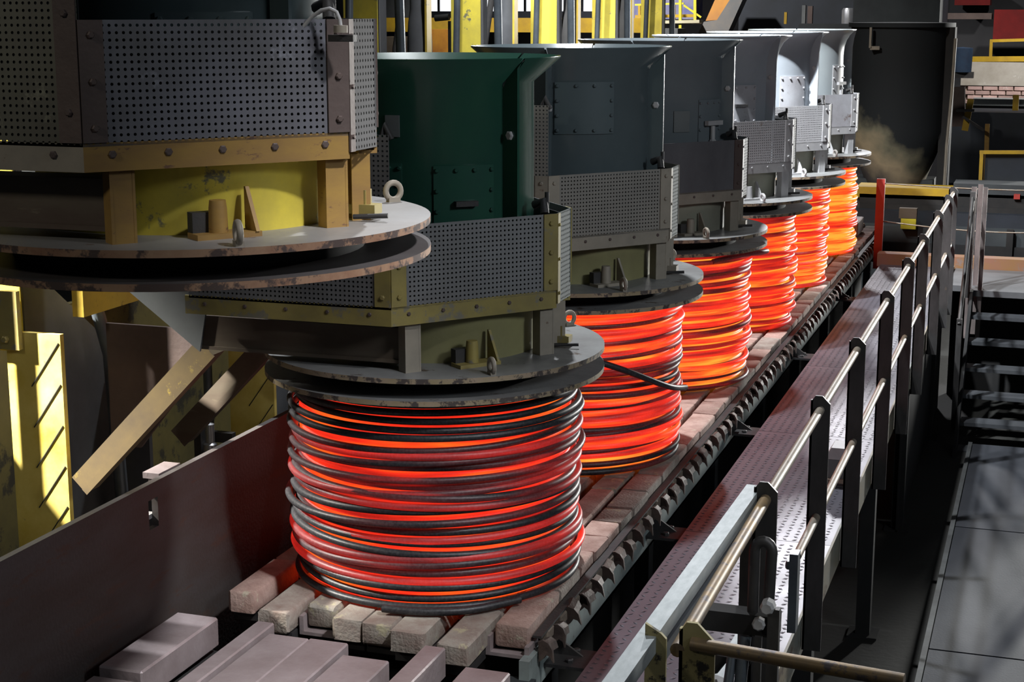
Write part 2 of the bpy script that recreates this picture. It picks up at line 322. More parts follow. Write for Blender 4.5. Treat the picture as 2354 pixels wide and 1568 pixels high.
# ------------------------------------------------------------------ conveyor
conv = thing('brick_conveyor', (0, 0, 0), 'long conveyor bed of brick rows carrying the line of glowing coils', 'conveyor')
Y_END = 12.9
bricks = {}
def brick_mesh(w, l, h, key):
    if key in bricks: return bricks[key]
    rnd = random.Random(hash(key) % 1000)
    mb = MB().box((-w / 2, 0, -h), (w / 2, l, 0)); me = chamfer_mesh('brick', mb, 0.012, 2)
    for v in me.vertices:
        v.co.x += rnd.uniform(-.004, .004); v.co.y += rnd.uniform(-.005, .005); v.co.z += rnd.uniform(-.004, .003)
    me.polygons.foreach_set('use_smooth', [True] * len(me.polygons)); sharp(me, 35)
    bricks[key] = me; return me
rows = [(-0.755, -0.625, -0.65), (-0.515, -0.37, -0.82), (-0.333, -0.193, -0.70), (-0.168, -0.032, -0.81), (-0.028, 0.115, -0.815), (0.122, 0.275, -0.86), (0.352, 0.488, -0.925), (0.515, 0.665, -0.655)]
LENS = (0.24, 0.33, 0.44, 0.47)
for ri, (x0, x1, ys) in enumerate(rows):
    y = ys; first = True; w = x1 - x0
    while y < Y_END:
        li = (3 if ri in (0, 7) else 2 if ri in (1, 2, 5, 6) else 1) if first else random.choice((1, 2, 2, 3) if ri < 6 else (0, 1, 1, 2))
        l = LENS[li]; k = (ri, li, random.randint(0, 1)); grey = (first and ri in (1, 2, 3, 4, 5, 6)) or random.random() < 0.25
        me = brick_mesh(w, l - 0.008, 0.1, (k, grey))
        if not me.materials: me.materials.append(BRICKG if grey else BRICK)
        o = put('brick', me, BRICK, conv, ((x0 + x1) / 2 + random.uniform(-.006, .006), y, random.uniform(-.009, -.003)))
        o.rotation_euler = (random.uniform(-.006, .006), random.uniform(-.012, .012), random.uniform(-.012, .012))
        y += l; first = False
for x0, x1, ys in rows: MB().box((x0 + 0.005, ys + 0.04, -0.154), (x1 - 0.005, Y_END, -0.114)).build('brick_tray', DARK, conv)
for (x0, x1, ys) in (rows[2], rows[7]):
    a, b = x0 - 0.03, x1 + 0.012; lip = MB()
    lip.box((a, ys - 0.03, -0.135), (b, ys + 0.02, -0.12)).box((a, ys - 0.03, -0.12), (a + 0.02, ys + 0.3, -0.05)).box((b - 0.02, ys - 0.03, -0.12), (b, ys + 0.1, -0.08))
    lip.build('tray_lip', PLATE, conv)
MB().box((0.672, -0.62, -0.06), (0.712, Y_END, -0.05)).build('edge_angle', DARK, conv)
MB().box((0.655, -0.75, -0.29), (0.70, Y_END, -0.115)).box((0.60, -0.75, -0.29), (0.70, Y_END, -0.275)).build('side_beam', BEAMG, conv)
MB().box((-0.62, -0.55, FLOOR_Z), (0.5, Y_END, -0.32)).build('bed_base', BLACK, conv)
crm = MB().box((-0.78, 0, -0.3), (0.655, 0.14, -0.155)).mesh('cross_member'); crm.materials.append(DARK)
for i in range(13): put('cross_member', crm, DARK, conv, (0, -0.5 + i, 0))
# scale blocks and hooked chain links on the near edge
lug = chamfer_mesh('scale_block', MB().box((0.668, 0, -0.115), (0.715, 0.1, -0.062)), 0.008)
lug.materials.append(TAN)
hm = MB().prism([(0, 0.035), (0.02, 0.04), (0.045, 0.028), (0.062, 0.0), (0.066, -0.055), (0.052, -0.03), (0.035, -0.022), (0.02, -0.04), (0.0, -0.055)], 0.016, ((0, 0, 0), (1, 0, 0), (0, 0, 1), (0, 1, 0)))
hm.prism([(0, 0.03), (0.02, 0.034), (0.042, 0.02), (0.052, -0.01), (0.03, -0.005), (0.0, -0.03)], 0.1, ((0, 0.0, 0), (1, 0, 0), (0, 0, 1), (0, 1, 0)))
hook = hm.mesh('chain_hook'); sharp(hook, 30); hook.materials.append(HOOK)
y = -0.66
while y < Y_END - 0.3:
    o = put('chain_hook', hook, HOOK, conv, (0.705, y + 0.02, -0.095 + random.uniform(-.006, .006))); o.rotation_euler = (random.uniform(-.15, .15), random.uniform(-.15, .15), random.uniform(-.12, .12))
    put('scale_block', lug, TAN, conv, (random.uniform(-.004, .004), y + 0.14, random.uniform(-.006, .004)))
    y += 0.195
br = MB().box((0.68, -0.1, -0.215), (0.90, 0.1, -0.2)).prism([(0, 0), (0.14, 0), (0, 0.09)], 0.012, ((0.70, 0.02, -0.2), (1, 0, 0), (0, 0, 1), (0, 1, 0))).bolt((0.80, -0.05, -0.2), (0, 0, 1), 0.018, 0.016).bolt((0.80, 0.065, -0.2), (0, 0, 1), 0.018, 0.016).mesh('deck_bracket')
br.materials.append(DARK)
for yb in (-0.45, 1.35, 3.6, 6.1, 8.9): put('deck_bracket', br, DARK, conv, (0, yb, 0))
sup = MB().box((0.58, 0, FLOOR_Z), (0.66, 0.1, -0.29)).mesh('bed_post'); sup.materials.append(MACHG)
for i in range(8): put('bed_post', sup, MACHG, conv, (0, -0.3 + 1.8 * i, 0))
# the steel lifting bars and plates at the near end
def plate(x0, x1, ye, z=0.0, h=0.11, m=PLATE, nm='lifting_plate', y0=-2.7):
    me = chamfer_mesh(nm, MB().box((x0, y0, z - h), (x1, ye, z)), 0.006); put(nm, me, m, conv)
plate(-0.352, -0.166, -1.035, -0.012); plate(-0.164, 0.012, -1.035, -0.009); plate(0.032, 0.238, -1.14, -0.014, 0.12)
plate(-0.463, -0.382, -0.925, -0.011, 0.09, nm='lifting_bar'); plate(0.312, 0.405, -0.945, -0.012, 0.13, nm='lifting_bar'); plate(0.55, 0.74, -1.11, -0.008, 0.12)
MB().box((-0.5, -2.7, -0.35), (0.78, -1.25, -0.14)).build('lifting_frame', DARK, conv)
MB().box((-0.66, -2.7, -0.42), (-0.5, -0.7, -0.22)).box((0.6, -1.05, -0.45), (0.72, -0.72, -0.2)).build('drive_housing', MACHG, conv)
def sblock(x0, x1, y0, y1, z0, z1, label):
    me = chamfer_mesh('steel_block', MB().box((x0, y0, z0), (x1, y1, z1)), 0.008); o = put('steel_block', me, PLATE); tag(o, label, 'block')
sblock(-0.825, -0.625, -1.585, -0.97, -0.13, 0.0, 'dull purple-brown steel block lying along the foot of the rusty guard plate')
sblock(-0.83, -0.63, -2.5, -1.61, -0.16, -0.03, 'steel block in the bottom left corner, end to end with a taller block')
MB().box((-0.85, -2.6, FLOOR_Z), (-0.6, -0.95, -0.165)).build('block_bed', BLACK, conv)

# guard plate along the far side of the bed, with a slot
gp = thing('guard_plate', (-0.92, 0, FLOOR_Z), 'long rusty steel guard plate with a slot, left of the brick rows', 'plate')
zt = 0.575 - FLOOR_Z; s0, s1 = -1.03, -0.955; zs0, zs1 = 0.375 - FLOOR_Z, 0.505 - FLOOR_Z
g = MB(); T = 0.015
g.box((-T, -2.9, 0), (T, s0, zt)).box((-T, s1, 0), (T, 13.2, zt)).box((-T, s0, 0), (T, s1, zs0)).box((-T, s0, zs1), (T, s1, zt))
g.build('plate_sheet', GUARD, gp)
MB().box((-0.16, -1.05, zs0 + 0.03), (-T - 0.002, -0.93, zs0 + 0.05)).box((-0.1, s0 + .012, zs0 - 0.05), (-0.06, s1 - 0.01, zs0 + 0.03)).build('slot_lug', LGREY, gp)
MB().box((-0.10, -0.88, zt - 0.02), (-0.02, -0.70, zt + 0.006)).box((-0.085, -0.86, zt - 0.08), (-0.07, -0.74, zt - 0.02)).build('top_bracket', PLATE, gp)
MB().bolt((T, 0.62, 0.30 - FLOOR_Z), (1, 0, 0), 0.016, 0.06).build('stop_bolt', STEELB, gp)

# ------------------------------------------------------------------ walkway, handrail, gate
walk = thing('walkway', (1.28, 3, -0.18), 'raised steel walkway with tread pattern beside the brick conveyor', 'walkway')
def tread(l, w):
    """floor plate with raised tread bars"""
    mb = MB().box((0, 0, -0.02), (w, l, 0)); k = 0
    st = 0.05; ny = int(l / st); nx = int(w / st)
    for j in range(ny):
        for i in range(nx):
            cx, cy = st * (i + 0.5), st * (j + 0.5); s = 1 if (i + j) % 2 else -1; a = 0.014; b = 0.0045
            u = Vector((a, s * a, 0)); v = Vector((-s * b, b, 0)) if True else None
            c = Vector((cx, cy, 0)); z = Vector((0, 0, 0.003))
            mb.add([c + u, c + v + z, c - u, c - v + z], [(0, 1, 3), (1, 2, 3)] if False else [(0, 1, 3), (3, 1, 2)])
    return mb
lens = [2.2, 2.15, 2.2, 2.1, 2.2, 2.2]; y = -3.0
for l in lens + [0.9]:
    o = tread(l - 0.006, 0.775).build('deck_plate', DECK, walk); o.location = (0.895 - 1.28, y - 3, 0); y += l
MB().box((1.672 - 1.28, -6.0, -0.16), (1.684 - 1.28, 8.0, 0.03)).box((1.60 - 1.28, -6.0, -0.16), (1.672 - 1.28, 8.0, -0.15)).build('edge_channel', mk('edge_channel_paint', (0.3, 0.24, 0.15), (0.2, 0.22, 0.21), 0.6, 0.2, 3, wear=(0.14, 0.1, 0.07), wpos=0.58, stretch=(1, 0.4, 1)), walk)
MB().box((0.90 - 1.28, -6.0, -0.14), (0.93 - 1.28, 8.0, -0.022)).build('inner_joist', DARK, walk)
for yy in (-1.6, 0.6, 3.4, 5.7, 8.6):
    MB().box((1.60 - 1.28, yy - 3 - 0.05, FLOOR_Z + 0.18), (1.69 - 1.28, yy - 3 + 0.05, -0.15)).box((1.55 - 1.28, yy - 3.1, FLOOR_Z + 0.18), (1.74 - 1.28, yy - 2.9, FLOOR_Z + 0.195)).build('walkway_leg', BLACK, walk)
MB().box((0.9 - 1.28, 0, FLOOR_Z + 0.18), (0.96 - 1.28, 0.08, -0.15)).build('walkway_leg', BLACK, walk)

MB().box((1.64 - 1.28, 5.6 - 3, FLOOR_Z + 0.185), (1.655 - 1.28, 9.85 - 3, -0.155)).build('shade_panel', BLACK, walk)  # added black sheet standing for the darkness under the walkway
hr = thing('handrail', (1.732, 3, -0.4), 'steel post and tube handrail along the outer edge of the walkway', 'handrail')
HX, HY, HZ = 1.732, 3.0, -0.4
def post_mesh(top, bot, w=0.085, chamf=0.035):
    """channel post: back plate with clipped top corners and two side flanges"""
    mb = MB(); h = top - bot
    pl = [(-w / 2, 0), (w / 2, 0), (w / 2, h - chamf), (w / 2 - chamf, h), (-w / 2 + 0.02, h), (-w / 2, h - 0.03)]
    mb.prism(pl, 0.012, ((0, 0, 0), (1, 0, 0), (0, 0, 1), (0, 1, 0)))
    mb.prism([(0, 0), (0.05, 0), (0.05, h - 0.06), (0.02, h - 0.02), (0, h - 0.02)], 0.01, ((-w / 2, 0, 0), (0, 1, 0), (0, 0, 1), (1, 0, 0)))
    return mb
pys = [-1.19, 0.2, 1.55, 3.05, 4.45, 5.7, 7.25, 8.5, 9.2]
bots = [-0.33, -0.30, -0.36, -0.36, -0.36, -0.36, -0.36, -0.36, -0.36]
for yy, b in zip(pys, bots):
    post_mesh(0.885, b).build('post', POST, hr, loc=(0, yy - HY, b - HZ))
post_mesh(0.885, -0.36, 0.1, 0.05).build('post', POSTY, hr, loc=(0.055, -2.6 - HY, -0.36 - HZ))
MB().prism([(0, 0), (0.06, 0), (0.06, 1.2), (0.045, 1.215), (0, 1.24)], 0.012, ((-0.085, -2.63 - HY, -0.36 - HZ), (1, 0, 0), (0, 0, 1), (0, 1, 0))).build('post_gusset', POSTY, hr)
MB().tube([(0, -1.19 - HY, 0.82 - HZ), (0, 3 - HY, 0.825 - HZ), (0, 9.2 - HY, 0.825 - HZ)], 0.019, 12).build('top_rail', TUBE, hr, angle=50)
MB().tube([(0, -0.35 - HY, 0.33 - HZ), (0, 9.2 - HY, 0.33 - HZ)], 0.019, 12).build('mid_rail', TUBE, hr, angle=50)
MB().tube([(0, -2.6 - HY, 0.80 - HZ), (0, -1.19 - HY, 0.82 - HZ)], 0.021, 12).build('top_rail', TUBEY, hr, angle=50)
MB().tube([(0.04, -2.6 - HY, 0.825 - HZ), (0.62, -2.66 - HY, 0.82 - HZ)], 0.02, 12).build('end_rail', TUBEY, hr, angle=50)
MB().box((-0.02, -0.42 - HY, 0.02 - HZ), (0.015, -0.35 - HY, 0.36 - HZ)).bolt((-0.02, -0.38 - HY, 0.3 - HZ), (-1, 0, 0), 0.02, 0.02).build('rail_stub', PIPE, hr)

gate = thing('folded_gate', (1.62, -1.9, -0.18), 'grey bar gate folded back against the near end of the handrail', 'gate')
GX, GY, GZ = 1.62, -1.9, -0.18
def G(x, y, z): return (x - GX, y - GY, z - GZ)
MB().bar(G(1.675, -1.1, 0.82), G(1.645, -3.0, 0.82), 0.055, 0.05).build('top_bar', GALV, gate)
MB().bar(G(1.69, -1.12, 0.745), G(1.66, -2.55, 0.745), 0.03, 0.05).build('inner_bar', PIPE, gate)
MB().bar(G(1.635, -0.95, 0.2), G(1.60, -2.3, 0.2), 0.055, 0.05).build('bottom_bar', GALV, gate)
MB().bar(G(1.67, -1.13, -0.1), G(1.67, -1.13, 0.72), 0.06, 0.05, (0, 1, 0)).build('upright', POST, gate)
hookp2 = [G(1.735, -1.4, 0.42), G(1.735, -1.4, 0.70)] + [G(1.765 - 0.03 * math.cos(a), -1.4, 0.70 + 0.035 * math.sin(a)) for a in [PI * q_ / 8 for q_ in range(1, 8)]] + [G(1.795, -1.4, 0.70), G(1.79, -1.4, 0.52)]
MB().tube(hookp2, 0.02, 10).build('hooked_pipe', POST, gate, angle=50)
MB().box(G(1.55, -1.44, 0.40), G(1.83, -1.36, 0.475)).build('latch_plate', BLACK, gate)
MB().box(G(1.80, -1.48, -0.3), G(1.84, -1.445, 0.52)).build('upright', POST, gate)
MB().box(G(1.76, -1.50, -0.3), G(1.785, -1.48, 0.42)).build('upright', POST, gate)
MB().tube([G(1.70, -1.6, -0.2), G(1.72, -1.45, 0.4)], 0.022, 10).build('brace_tube', PIPE, gate, angle=50)
MB().tube([G(1.66, -1.65, -0.1), G(1.68, -1.45, 0.36)], 0.018, 10).build('brace_tube', PIPE, gate, angle=50)
MB().bolt(G(1.77, -1.46, 0.46), (0, -1, 0), 0.024, 0.03, 8).build('pivot_bolt', LGREY, gate)
MB().bolt(G(1.80, -1.46, 0.53), (0, -1, 0), 0.026, 0.05, 8).build('pivot_bolt', LGREY, gate)
MB().tube([G(1.60, -1.42, 0.25), G(1.66, -1.42, 0.33), G(1.74, -1.42, 0.30)], 0.025, 8).build('latch_lever', BLACK, gate, angle=50)

cb = thing('junction_box', (1.565, 2.5, -0.177), 'small grey metal box on the walkway behind the handrail posts', 'box')
MB().box((-0.09, -0.09, 0), (0.09, 0.09, 0.16)).build('box_body', GREYP, cb)
MB().prism([(-0.09, 0), (0.09, 0), (0.05, 0.07), (-0.05, 0.07)], 0.18, ((0, -0.09, 0.162), (1, 0, 0), (0, 0, 1), (0, 1, 0))).build('lid', LGREY, cb)
MB().box((-0.1, -0.12, 0.03), (0.1, -0.092, 0.05)).build('flange', TAN, cb)

# ------------------------------------------------------------------ wire coils
def coil(idx, y, rad, temps, n, label, jit):
    t = thing('wire_coil', (0, y, 0), label, 'coil', 'glowing coils of steel bar on the conveyor')
    rnd = random.Random(100 + idx); H = 0.928; wr = 0.0175
    prof = []; k = 30
    for i in range(k * 6 + 1):
        z = 0.02 + (H - 0.03) * i / (k * 6); prof.append((rad - 0.045 + 0.016 * abs(math.sin(PI * i / 6)), z))
    prof = [(rad - 0.2, 0.02)] + prof + [(rad - 0.2, H - 0.01), (rad - 0.2, 0.02)]
    prof = [(r_, min(z_, H - (0.08 if idx == 0 else 0.04))) for r_, z_ in prof]
    c = MB().lathe(prof, 72).build('inner_turns', M_HOT, t, smooth=True); c['temp'] = temps[0]
    seg = 84
    for i in range(n):
        u = (i + 0.5) / n; z0 = 0.019 + (H - 0.04) * u + rnd.uniform(-.008, .008)
        if i == 0: z0 = 0.0185
        if i == 1: z0 = max(z0, 0.05)
        top = i >= n - 5
        if top: z0 = H - 0.016 - (n - 1 - i) * 0.0345
        rr = rad + rnd.uniform(-jit, jit * 0.6); ph = rnd.uniform(0, 2 * PI); tl = rnd.uniform(0, 0.02) * (0 if i == 0 else 0.15 if top else 1); ox, oy = rnd.uniform(-.012, .012), rnd.uniform(-.012, .012)
        ph2 = rnd.uniform(0, 2 * PI); a2 = rnd.uniform(0, 0.007) * (0 if i == 0 else 0.2 if top else 1); e2 = rnd.uniform(0, 0.012)
        pts = []
        for s in range(seg):
            a = 2 * PI * s / seg
            r2 = rr + e2 * math.sin(2 * a + ph)
            z = min(max(z0 + tl * math.cos(a - ph) + a2 * math.sin(2 * a + ph2), 0.0185), H - 0.012)
            pts.append((ox + r2 * math.cos(a), oy + r2 * math.sin(a), z))
        o = MB().tube(pts, wr * rnd.uniform(0.85, 1.08), 8, closed=True).build('turn', M_HOT, t, smooth=True)
        o['temp'] = rnd.choice(temps[1]) + rnd.uniform(-.05, .05)
        if idx == 0 and i > n - 5: o['temp'] = 0.05
        if i < 2 and idx < 4: o['temp'] = max(0.0, temps[1][0] - 0.1)
    return t
COILS = [
    (0, 0.655, (0.73, [0.02, 0.06, 0.04, 0.22, 0.3, 0.36, 0.02, 0.42, 0.3, 0.5]), 27, 'nearest coil, mostly cooled to black with thin red glowing gaps', 0.016),
    (1, 0.645, (0.84, [0.28, 0.34, 0.3, 0.6, 0.66, 0.7, 0.45]), 27, 'second coil, orange red with dark turns and a loose black bar end', 0.014),
    (2, 0.655, (0.92, [0.46, 0.66, 0.7, 0.72, 0.78, 0.84, 0.4]), 27, 'third coil, bright red orange with a bent loop at its top', 0.016),
    (3, 0.64, (0.9, [0.62, 0.68, 0.72, 0.74, 0.78, 0.82, 0.5]), 27, 'fourth coil, evenly bright red and bulging near its foot', 0.02),
    (4, 0.615, (0.98, [0.68, 0.74, 0.8, 0.84, 0.9]), 28, 'fifth coil, orange red with yellow streaks', 0.02),
    (5, 0.63, (1.0, [0.76, 0.84, 0.88, 0.94, 0.98]), 28, 'farthest coil, hottest of the line, glowing orange and yellow', 0.018)]
coils = [coil(i, 2.15 * i, r_, t_, n_, l_, j_) for i, r_, t_, n_, l_, j_ in COILS]
# loose ends
def end(ci, pts, temp, name='loose_end', r=0.0175):
    # pts in world, smoothed by Catmull-Rom
    P = [Vector(p) - Vector((0, 2.15 * ci, 0)) for p in pts]; out = []
    for i in range(len(P) - 1):
        a, b, c, d = P[max(i - 1, 0)], P[i], P[i + 1], P[min(i + 2, len(P) - 1)]
        for k in range(6):
            s = k / 6; out.append(0.5 * ((2 * b) + (c - a) * s + (2 * a - 5 * b + 4 * c - d) * s * s + (3 * b - a - 3 * c + d) * s ** 3))
    out.append(P[-1]); o = MB().tube(out, r, 10).build(name, M_HOT, coils[ci], angle=50); o['temp'] = temp; return o
end(1, [(-0.35, 1.42, 0.80), (0.0, 1.33, 0.79), (0.25, 1.38, 0.735), (0.5, 1.56, 0.62), (0.665, 1.86, 0.48), (0.69, 2.2, 0.40)], 0.05)
end(2, [(0.5, 3.85, 0.885), (0.62, 4.05, 0.9), (0.74, 4.25, 0.905), (0.765, 4.42, 0.89), (0.70, 4.52, 0.86), (0.6, 4.6, 0.84)], 0.3)
end(0, [(0.02, -0.70, 0.02), (0.2, -0.68, 0.02), (0.38, -0.6, 0.02), (0.55, -0.42, 0.025)], 0.02)

# ------------------------------------------------------------------ coil presses
STRUT = mk('strut_paint', (0.15, 0.105, 0.045), (0.09, 0.065, 0.04), 0.6, 0.05, 3, wear=(0.36, 0.26, 0.05), wpos=0.62, wscale=5)
HOLE_SHADE = mk('hole_shade_dark', (0.03, 0.032, 0.034), (0.02, 0.021, 0.023), 0.8)  # shade behind the panel holes, made as added dark sheets
CA, CB = (0.097, -0.737), (0.613, -0.104)   # frame corners
def strip_bolts(mb, p, q, z, n, nrm, r=0.011):
    for i in range(n):
        f = (i + 0.5) / n; mb.bolt((p[0] + (q[0] - p[0]) * f, p[1] + (q[1] - p[1]) * f, z), (nrm[0], nrm[1], 0), r, 0.006)
def curved(mb, r, t, a0, a1, z0, z1, n=12):
    prof = [(r, z0), (r + t, z0), (r + t, z1), (r, z1), (r, z0)]
    mb.lathe(prof, n, 0, a0=a0, a1=a1)
    for a in (a0, a1):
        c, s = math.cos(a), math.sin(a); b = len(mb.v)
        mb.v += [(rr * c, rr * s, z) for rr, z in prof[:4]]; mb.f.append(tuple(b + k for k in ((0, 1, 2, 3) if a == a1 else (3, 2, 1, 0)))); mb.mi.append(0)
    return mb
def press(i, dz, label, st):
    yy = 2.15 * (i - 1)
    t = thing('coil_press', (0, yy, dz), label, 'coil press', 'coil presses hanging over the conveyor')
    va = math.atan2(CAMLOC.y - yy, CAMLOC.x)          # bearing of the camera side, used to place doors and ribs
    F, RL, DR, BD, DI, RI = st['frame'], st['rail'], st['drum'], st['base'], st['disc'], st['rim']
    MB().disc(0.775, 1.033, 1.055, 96, 0, 1).build('upper_disc', [DI, RI], t, angle=40)
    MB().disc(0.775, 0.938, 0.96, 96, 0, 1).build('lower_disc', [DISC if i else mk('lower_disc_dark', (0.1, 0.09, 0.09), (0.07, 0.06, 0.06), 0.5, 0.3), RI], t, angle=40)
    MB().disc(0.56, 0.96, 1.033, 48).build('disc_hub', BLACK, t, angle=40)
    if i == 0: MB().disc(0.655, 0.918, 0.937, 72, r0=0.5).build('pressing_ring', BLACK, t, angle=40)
    MB().lathe([(0.47, 1.055), (0.47, 1.19), (0.475, 1.2), (0.475, 1.3), (0.2, 1.31)], 64).build('base_drum', BD, t, angle=40)
    # frame: legs, rails, corner strips
    d = Vector((CB[0] - CA[0], CB[1] - CA[1], 0)); L = d.length; d.normalize(); nB = Vector((d.y, -d.x, 0))
    for sy in (1, -1):
        for f in (0.14, 0.96):
            c = Vector((CA[0], CA[1], 0)) + d * (L * f); c = Vector((c.x, c.y * sy, 0)); n = Vector((nB.x, nB.y * sy, 0)); dd = Vector((d.x, d.y * sy, 0))
            MB().obox(c - n * 0.03 + Vector((0, 0, 1.16)), dd * 0.036, n * 0.004, Vector((0, 0, 0.105))).obox(c - n * 0.055 + dd * 0.033 + Vector((0, 0, 1.16)), dd * 0.004, n * 0.03, Vector((0, 0, 0.105))).obox(c - n * 0.055 - dd * 0.033 + Vector((0, 0, 1.16)), dd * 0.004, n * 0.03, Vector((0, 0, 0.105))).build('leg', st.get('leg', RL), t)
        def rail(p, q, n, m, e0=0, e1=0):
            p, q = Vector((*p, 0)), Vector((*q, 0)); n = Vector((*n, 0)).normalized(); u = (q - p).normalized(); p = p - u * e0; q = q + u * e1
            mb = MB().bar(p - n * 0.005 + Vector((0, 0, 1.305)), q - n * 0.005 + Vector((0, 0, 1.305)), 0.01, 0.08).bar(p - n * 0.035 + Vector((0, 0, 1.27)), q - n * 0.035 + Vector((0, 0, 1.27)), 0.05, 0.01)
            o = mb.build('frame_rail', m, t)
            bb = MB(); strip_bolts(bb, p, q, 1.312, 5, n, 0.012 if i == 0 else 0.009); bb.build('rail_bolt', BROWN if i < 4 else st.get('bolt', m), t)['kind'] = 'stuff'
        nb = (nB.x, nB.y * sy); A_, B_ = (CA[0], CA[1] * sy), (CB[0], CB[1] * sy)
        rail(A_, B_, nb, st.get('railB', RL)); rail((-0.86, CA[1] * sy), A_, (0, -sy), RL)
        perfm = st['panel']
        o = MB().panel(A_, B_, 1.335, 1.68, nb).build('perforated_panel' if st.get('perf', 1) else 'sheet_panel', perfm, t)
        MB().panel((-0.84, CA[1] * sy), A_, 1.335, 2.05, (0, -sy)).build('perforated_panel', st['panelA'], t)
        MB().panel((-0.83, (CA[1] + 0.04) * sy), (CA[0] - 0.02, (CA[1] + 0.04) * sy), 1.35, 2.03, (0, -sy)).build('hole_shade_sheet', HOLE_SHADE, t)  # added behind the perforations to keep the holes dark
        o_ = Vector((nb[0], nb[1], 0)).normalized() * 0.04; MB().panel((A_[0] - o_.x, A_[1] - o_.y), (B_[0] - o_.x, B_[1] - o_.y), 1.35, 1.66, nb).build('hole_shade_sheet', HOLE_SHADE, t)
        # corner strips
        def strip(p, n, u, w, z0, z1, out=0.006):
            s = MB(); p = Vector((*p, 0)); n = Vector((*n, 0)).normalized(); u = Vector((*u, 0)).normalized()
            s.obox(p + u * w / 2 + n * (out / 2) + Vector((0, 0, (z0 + z1) / 2)), u * w / 2, n * out / 2, Vector((0, 0, (z1 - z0) / 2)))
            for k in range(3): s.bolt(p + u * w / 2 + n * out + Vector((0, 0, z0 + (z1 - z0) * (0.12 + 0.38 * k))), n, 0.011, 0.009)
            s.build('corner_strip', st.get('strip', RL), t)
        dd = (d.x, d.y * sy)
        strip(A_, nb, dd, 0.07, 1.346, 1.68); strip(B_, nb, (-dd[0], -dd[1]), 0.07, 1.346, 1.68)
        strip(A_, (0, -sy), (-1, 0), 0.07, 1.346, 1.68 if i else 2.05)
    MB().panel(CB, (CB[0], -CB[1]), 1.285, 1.68, (1, 0)).build('perforated_panel', st.get('panelC', st['panelA']), t)
    e = MB().box((CB[0] + 0.001, CB[1] - 0.004, 1.285), (CB[0] + 0.007, CB[1] + 0.03, 1.68))
    for k in range(3): e.bolt((CB[0] + 0.007, CB[1] + 0.014, 1.33 + 0.15 * k), (1, 0, 0), 0.008, 0.006)
    e.build('edge_strip', st.get('edge', RL), t)
    # fork arms to the column and the struts below them
    for sy in (-1, 1):
        MB().box((-0.88, 0.61 * sy, 1.085), (0.09, 0.50 * sy, 1.235)).box((-0.88, 0.617 * sy, 1.085), (0.08, 0.61 * sy, 1.10)).build('fork_arm', ARM, t)
        MB().prism([(-0.86, 1.075), (-0.80, 1.37), (-1.25, 1.95), (-1.72, 1.95), (-1.72, 1.70)], 0.012 * sy, ((0, 0.617 * sy, 0), (1, 0, 0), (0, 0, 1), (0, 1, 0))).build('arm_gusset', GREYP, t)
        MB().bar((-0.9, 0.45 * sy, 1.07), (-1.60, 0.45 * sy, 0.36), 0.11, 0.10).bar((-0.9 + .03, 0.45 * sy - 0.055, 1.04), (-1.57, 0.45 * sy - 0.055, 0.33), 0.006, 0.035).build('strut', STRUT if sy < 0 else ARM, t)
    MB().box((-1.72, -0.3, 1.12), (-1.66, 0.3, 1.9)).build('carriage', YEL, t)
    MB().prism([(-1.66, 1.06), (-1.0, 1.06), (-1.5, 0.45), (-1.66, 0.45)], 0.02, ((0, -0.12, 0), (1, 0, 0), (0, 0, 1), (0, 1, 0))).build('web_plate', BROWN, t)
    # upper drum: four bolted shells with ribs and a flared mouth
    r0 = 0.45
    ribs = [va + R(st['rib']) + k * PI / 2 for k in range(4)]
    flare = [(r0, 1.30), (r0, 2.10), (r0 + 0.006, 2.17), (r0 + 0.022, 2.23), (r0 + 0.052, 2.285), (r0 + 0.09, 2.32), (r0 + 0.118, 2.338), (r0 + 0.118, 2.345), (r0 + 0.088, 2.330), (r0 + 0.045, 2.296), (r0 - 0.005, 2.25)]
    if i < 4: flare = [(r0, 1.30), (r0, 2.235), (r0 + 0.118, 2.338), (r0 + 0.118, 2.345), (r0 - 0.005, 2.25)]
    for k in range(4):
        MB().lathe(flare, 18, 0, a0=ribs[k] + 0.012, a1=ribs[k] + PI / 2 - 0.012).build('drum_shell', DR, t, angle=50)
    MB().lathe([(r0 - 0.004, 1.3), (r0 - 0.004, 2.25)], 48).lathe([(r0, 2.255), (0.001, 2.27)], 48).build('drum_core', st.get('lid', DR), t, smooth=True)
    for a in ribs:
        u = Vector((math.cos(a), math.sin(a), 0)); v = Vector((-math.sin(a), math.cos(a), 0))
        pr = [(r0 - 0.01, 1.32), (r0 + 0.088, 1.32), (r0 + 0.088, 2.16 if i > 3 else 2.30), (r0 + 0.1, 2.25 if i > 3 else 2.32), (r0 + 0.122, 2.336), (r0 + 0.04, 2.29 if i > 3 else 2.275), (r0 - 0.01, 2.2)]
        rb = MB().prism(pr, 0.012, (v * -0.006, u, (0, 0, 1), v)).build('shell_rib', DR, t)
        bb = MB()
        for z in (1.5, 2.02):
            for s in (-1, 1): bb.bolt(u * (r0 + 0.045) + v * (0.006 * s) + Vector((0, 0, z)), v * s, 0.02, 0.012)
        bb.build('rib_bolt', LGREY if i else GREYP, rb)['kind'] = 'stuff'
    # doors and plates on the drum
    for (kind, c, w, z0, z1, mt) in st.get('doors', []):
        a = va + R(c); hw = R(w / 2)
        dr = curved(MB(), r0, 0.008, a - hw, a + hw, z0, z1).build('access_door' if kind != 'tab' else 'label_plate', mt or DR, t, angle=40)
        if kind == 'tab': continue
        bb = MB(); nx = 4
        for k in range(nx):
            for j in range(4):
                if 0 < k < nx - 1 and 0 < j < 3: continue
                aa = a - hw * 0.9 + hw * 1.8 * k / (nx - 1); u = Vector((math.cos(aa), math.sin(aa), 0))
                bb.bolt(u * (r0 + 0.008) + Vector((0, 0, z0 + 0.02 + (z1 - z0 - 0.04) * j / 3)), u, 0.01, 0.012)
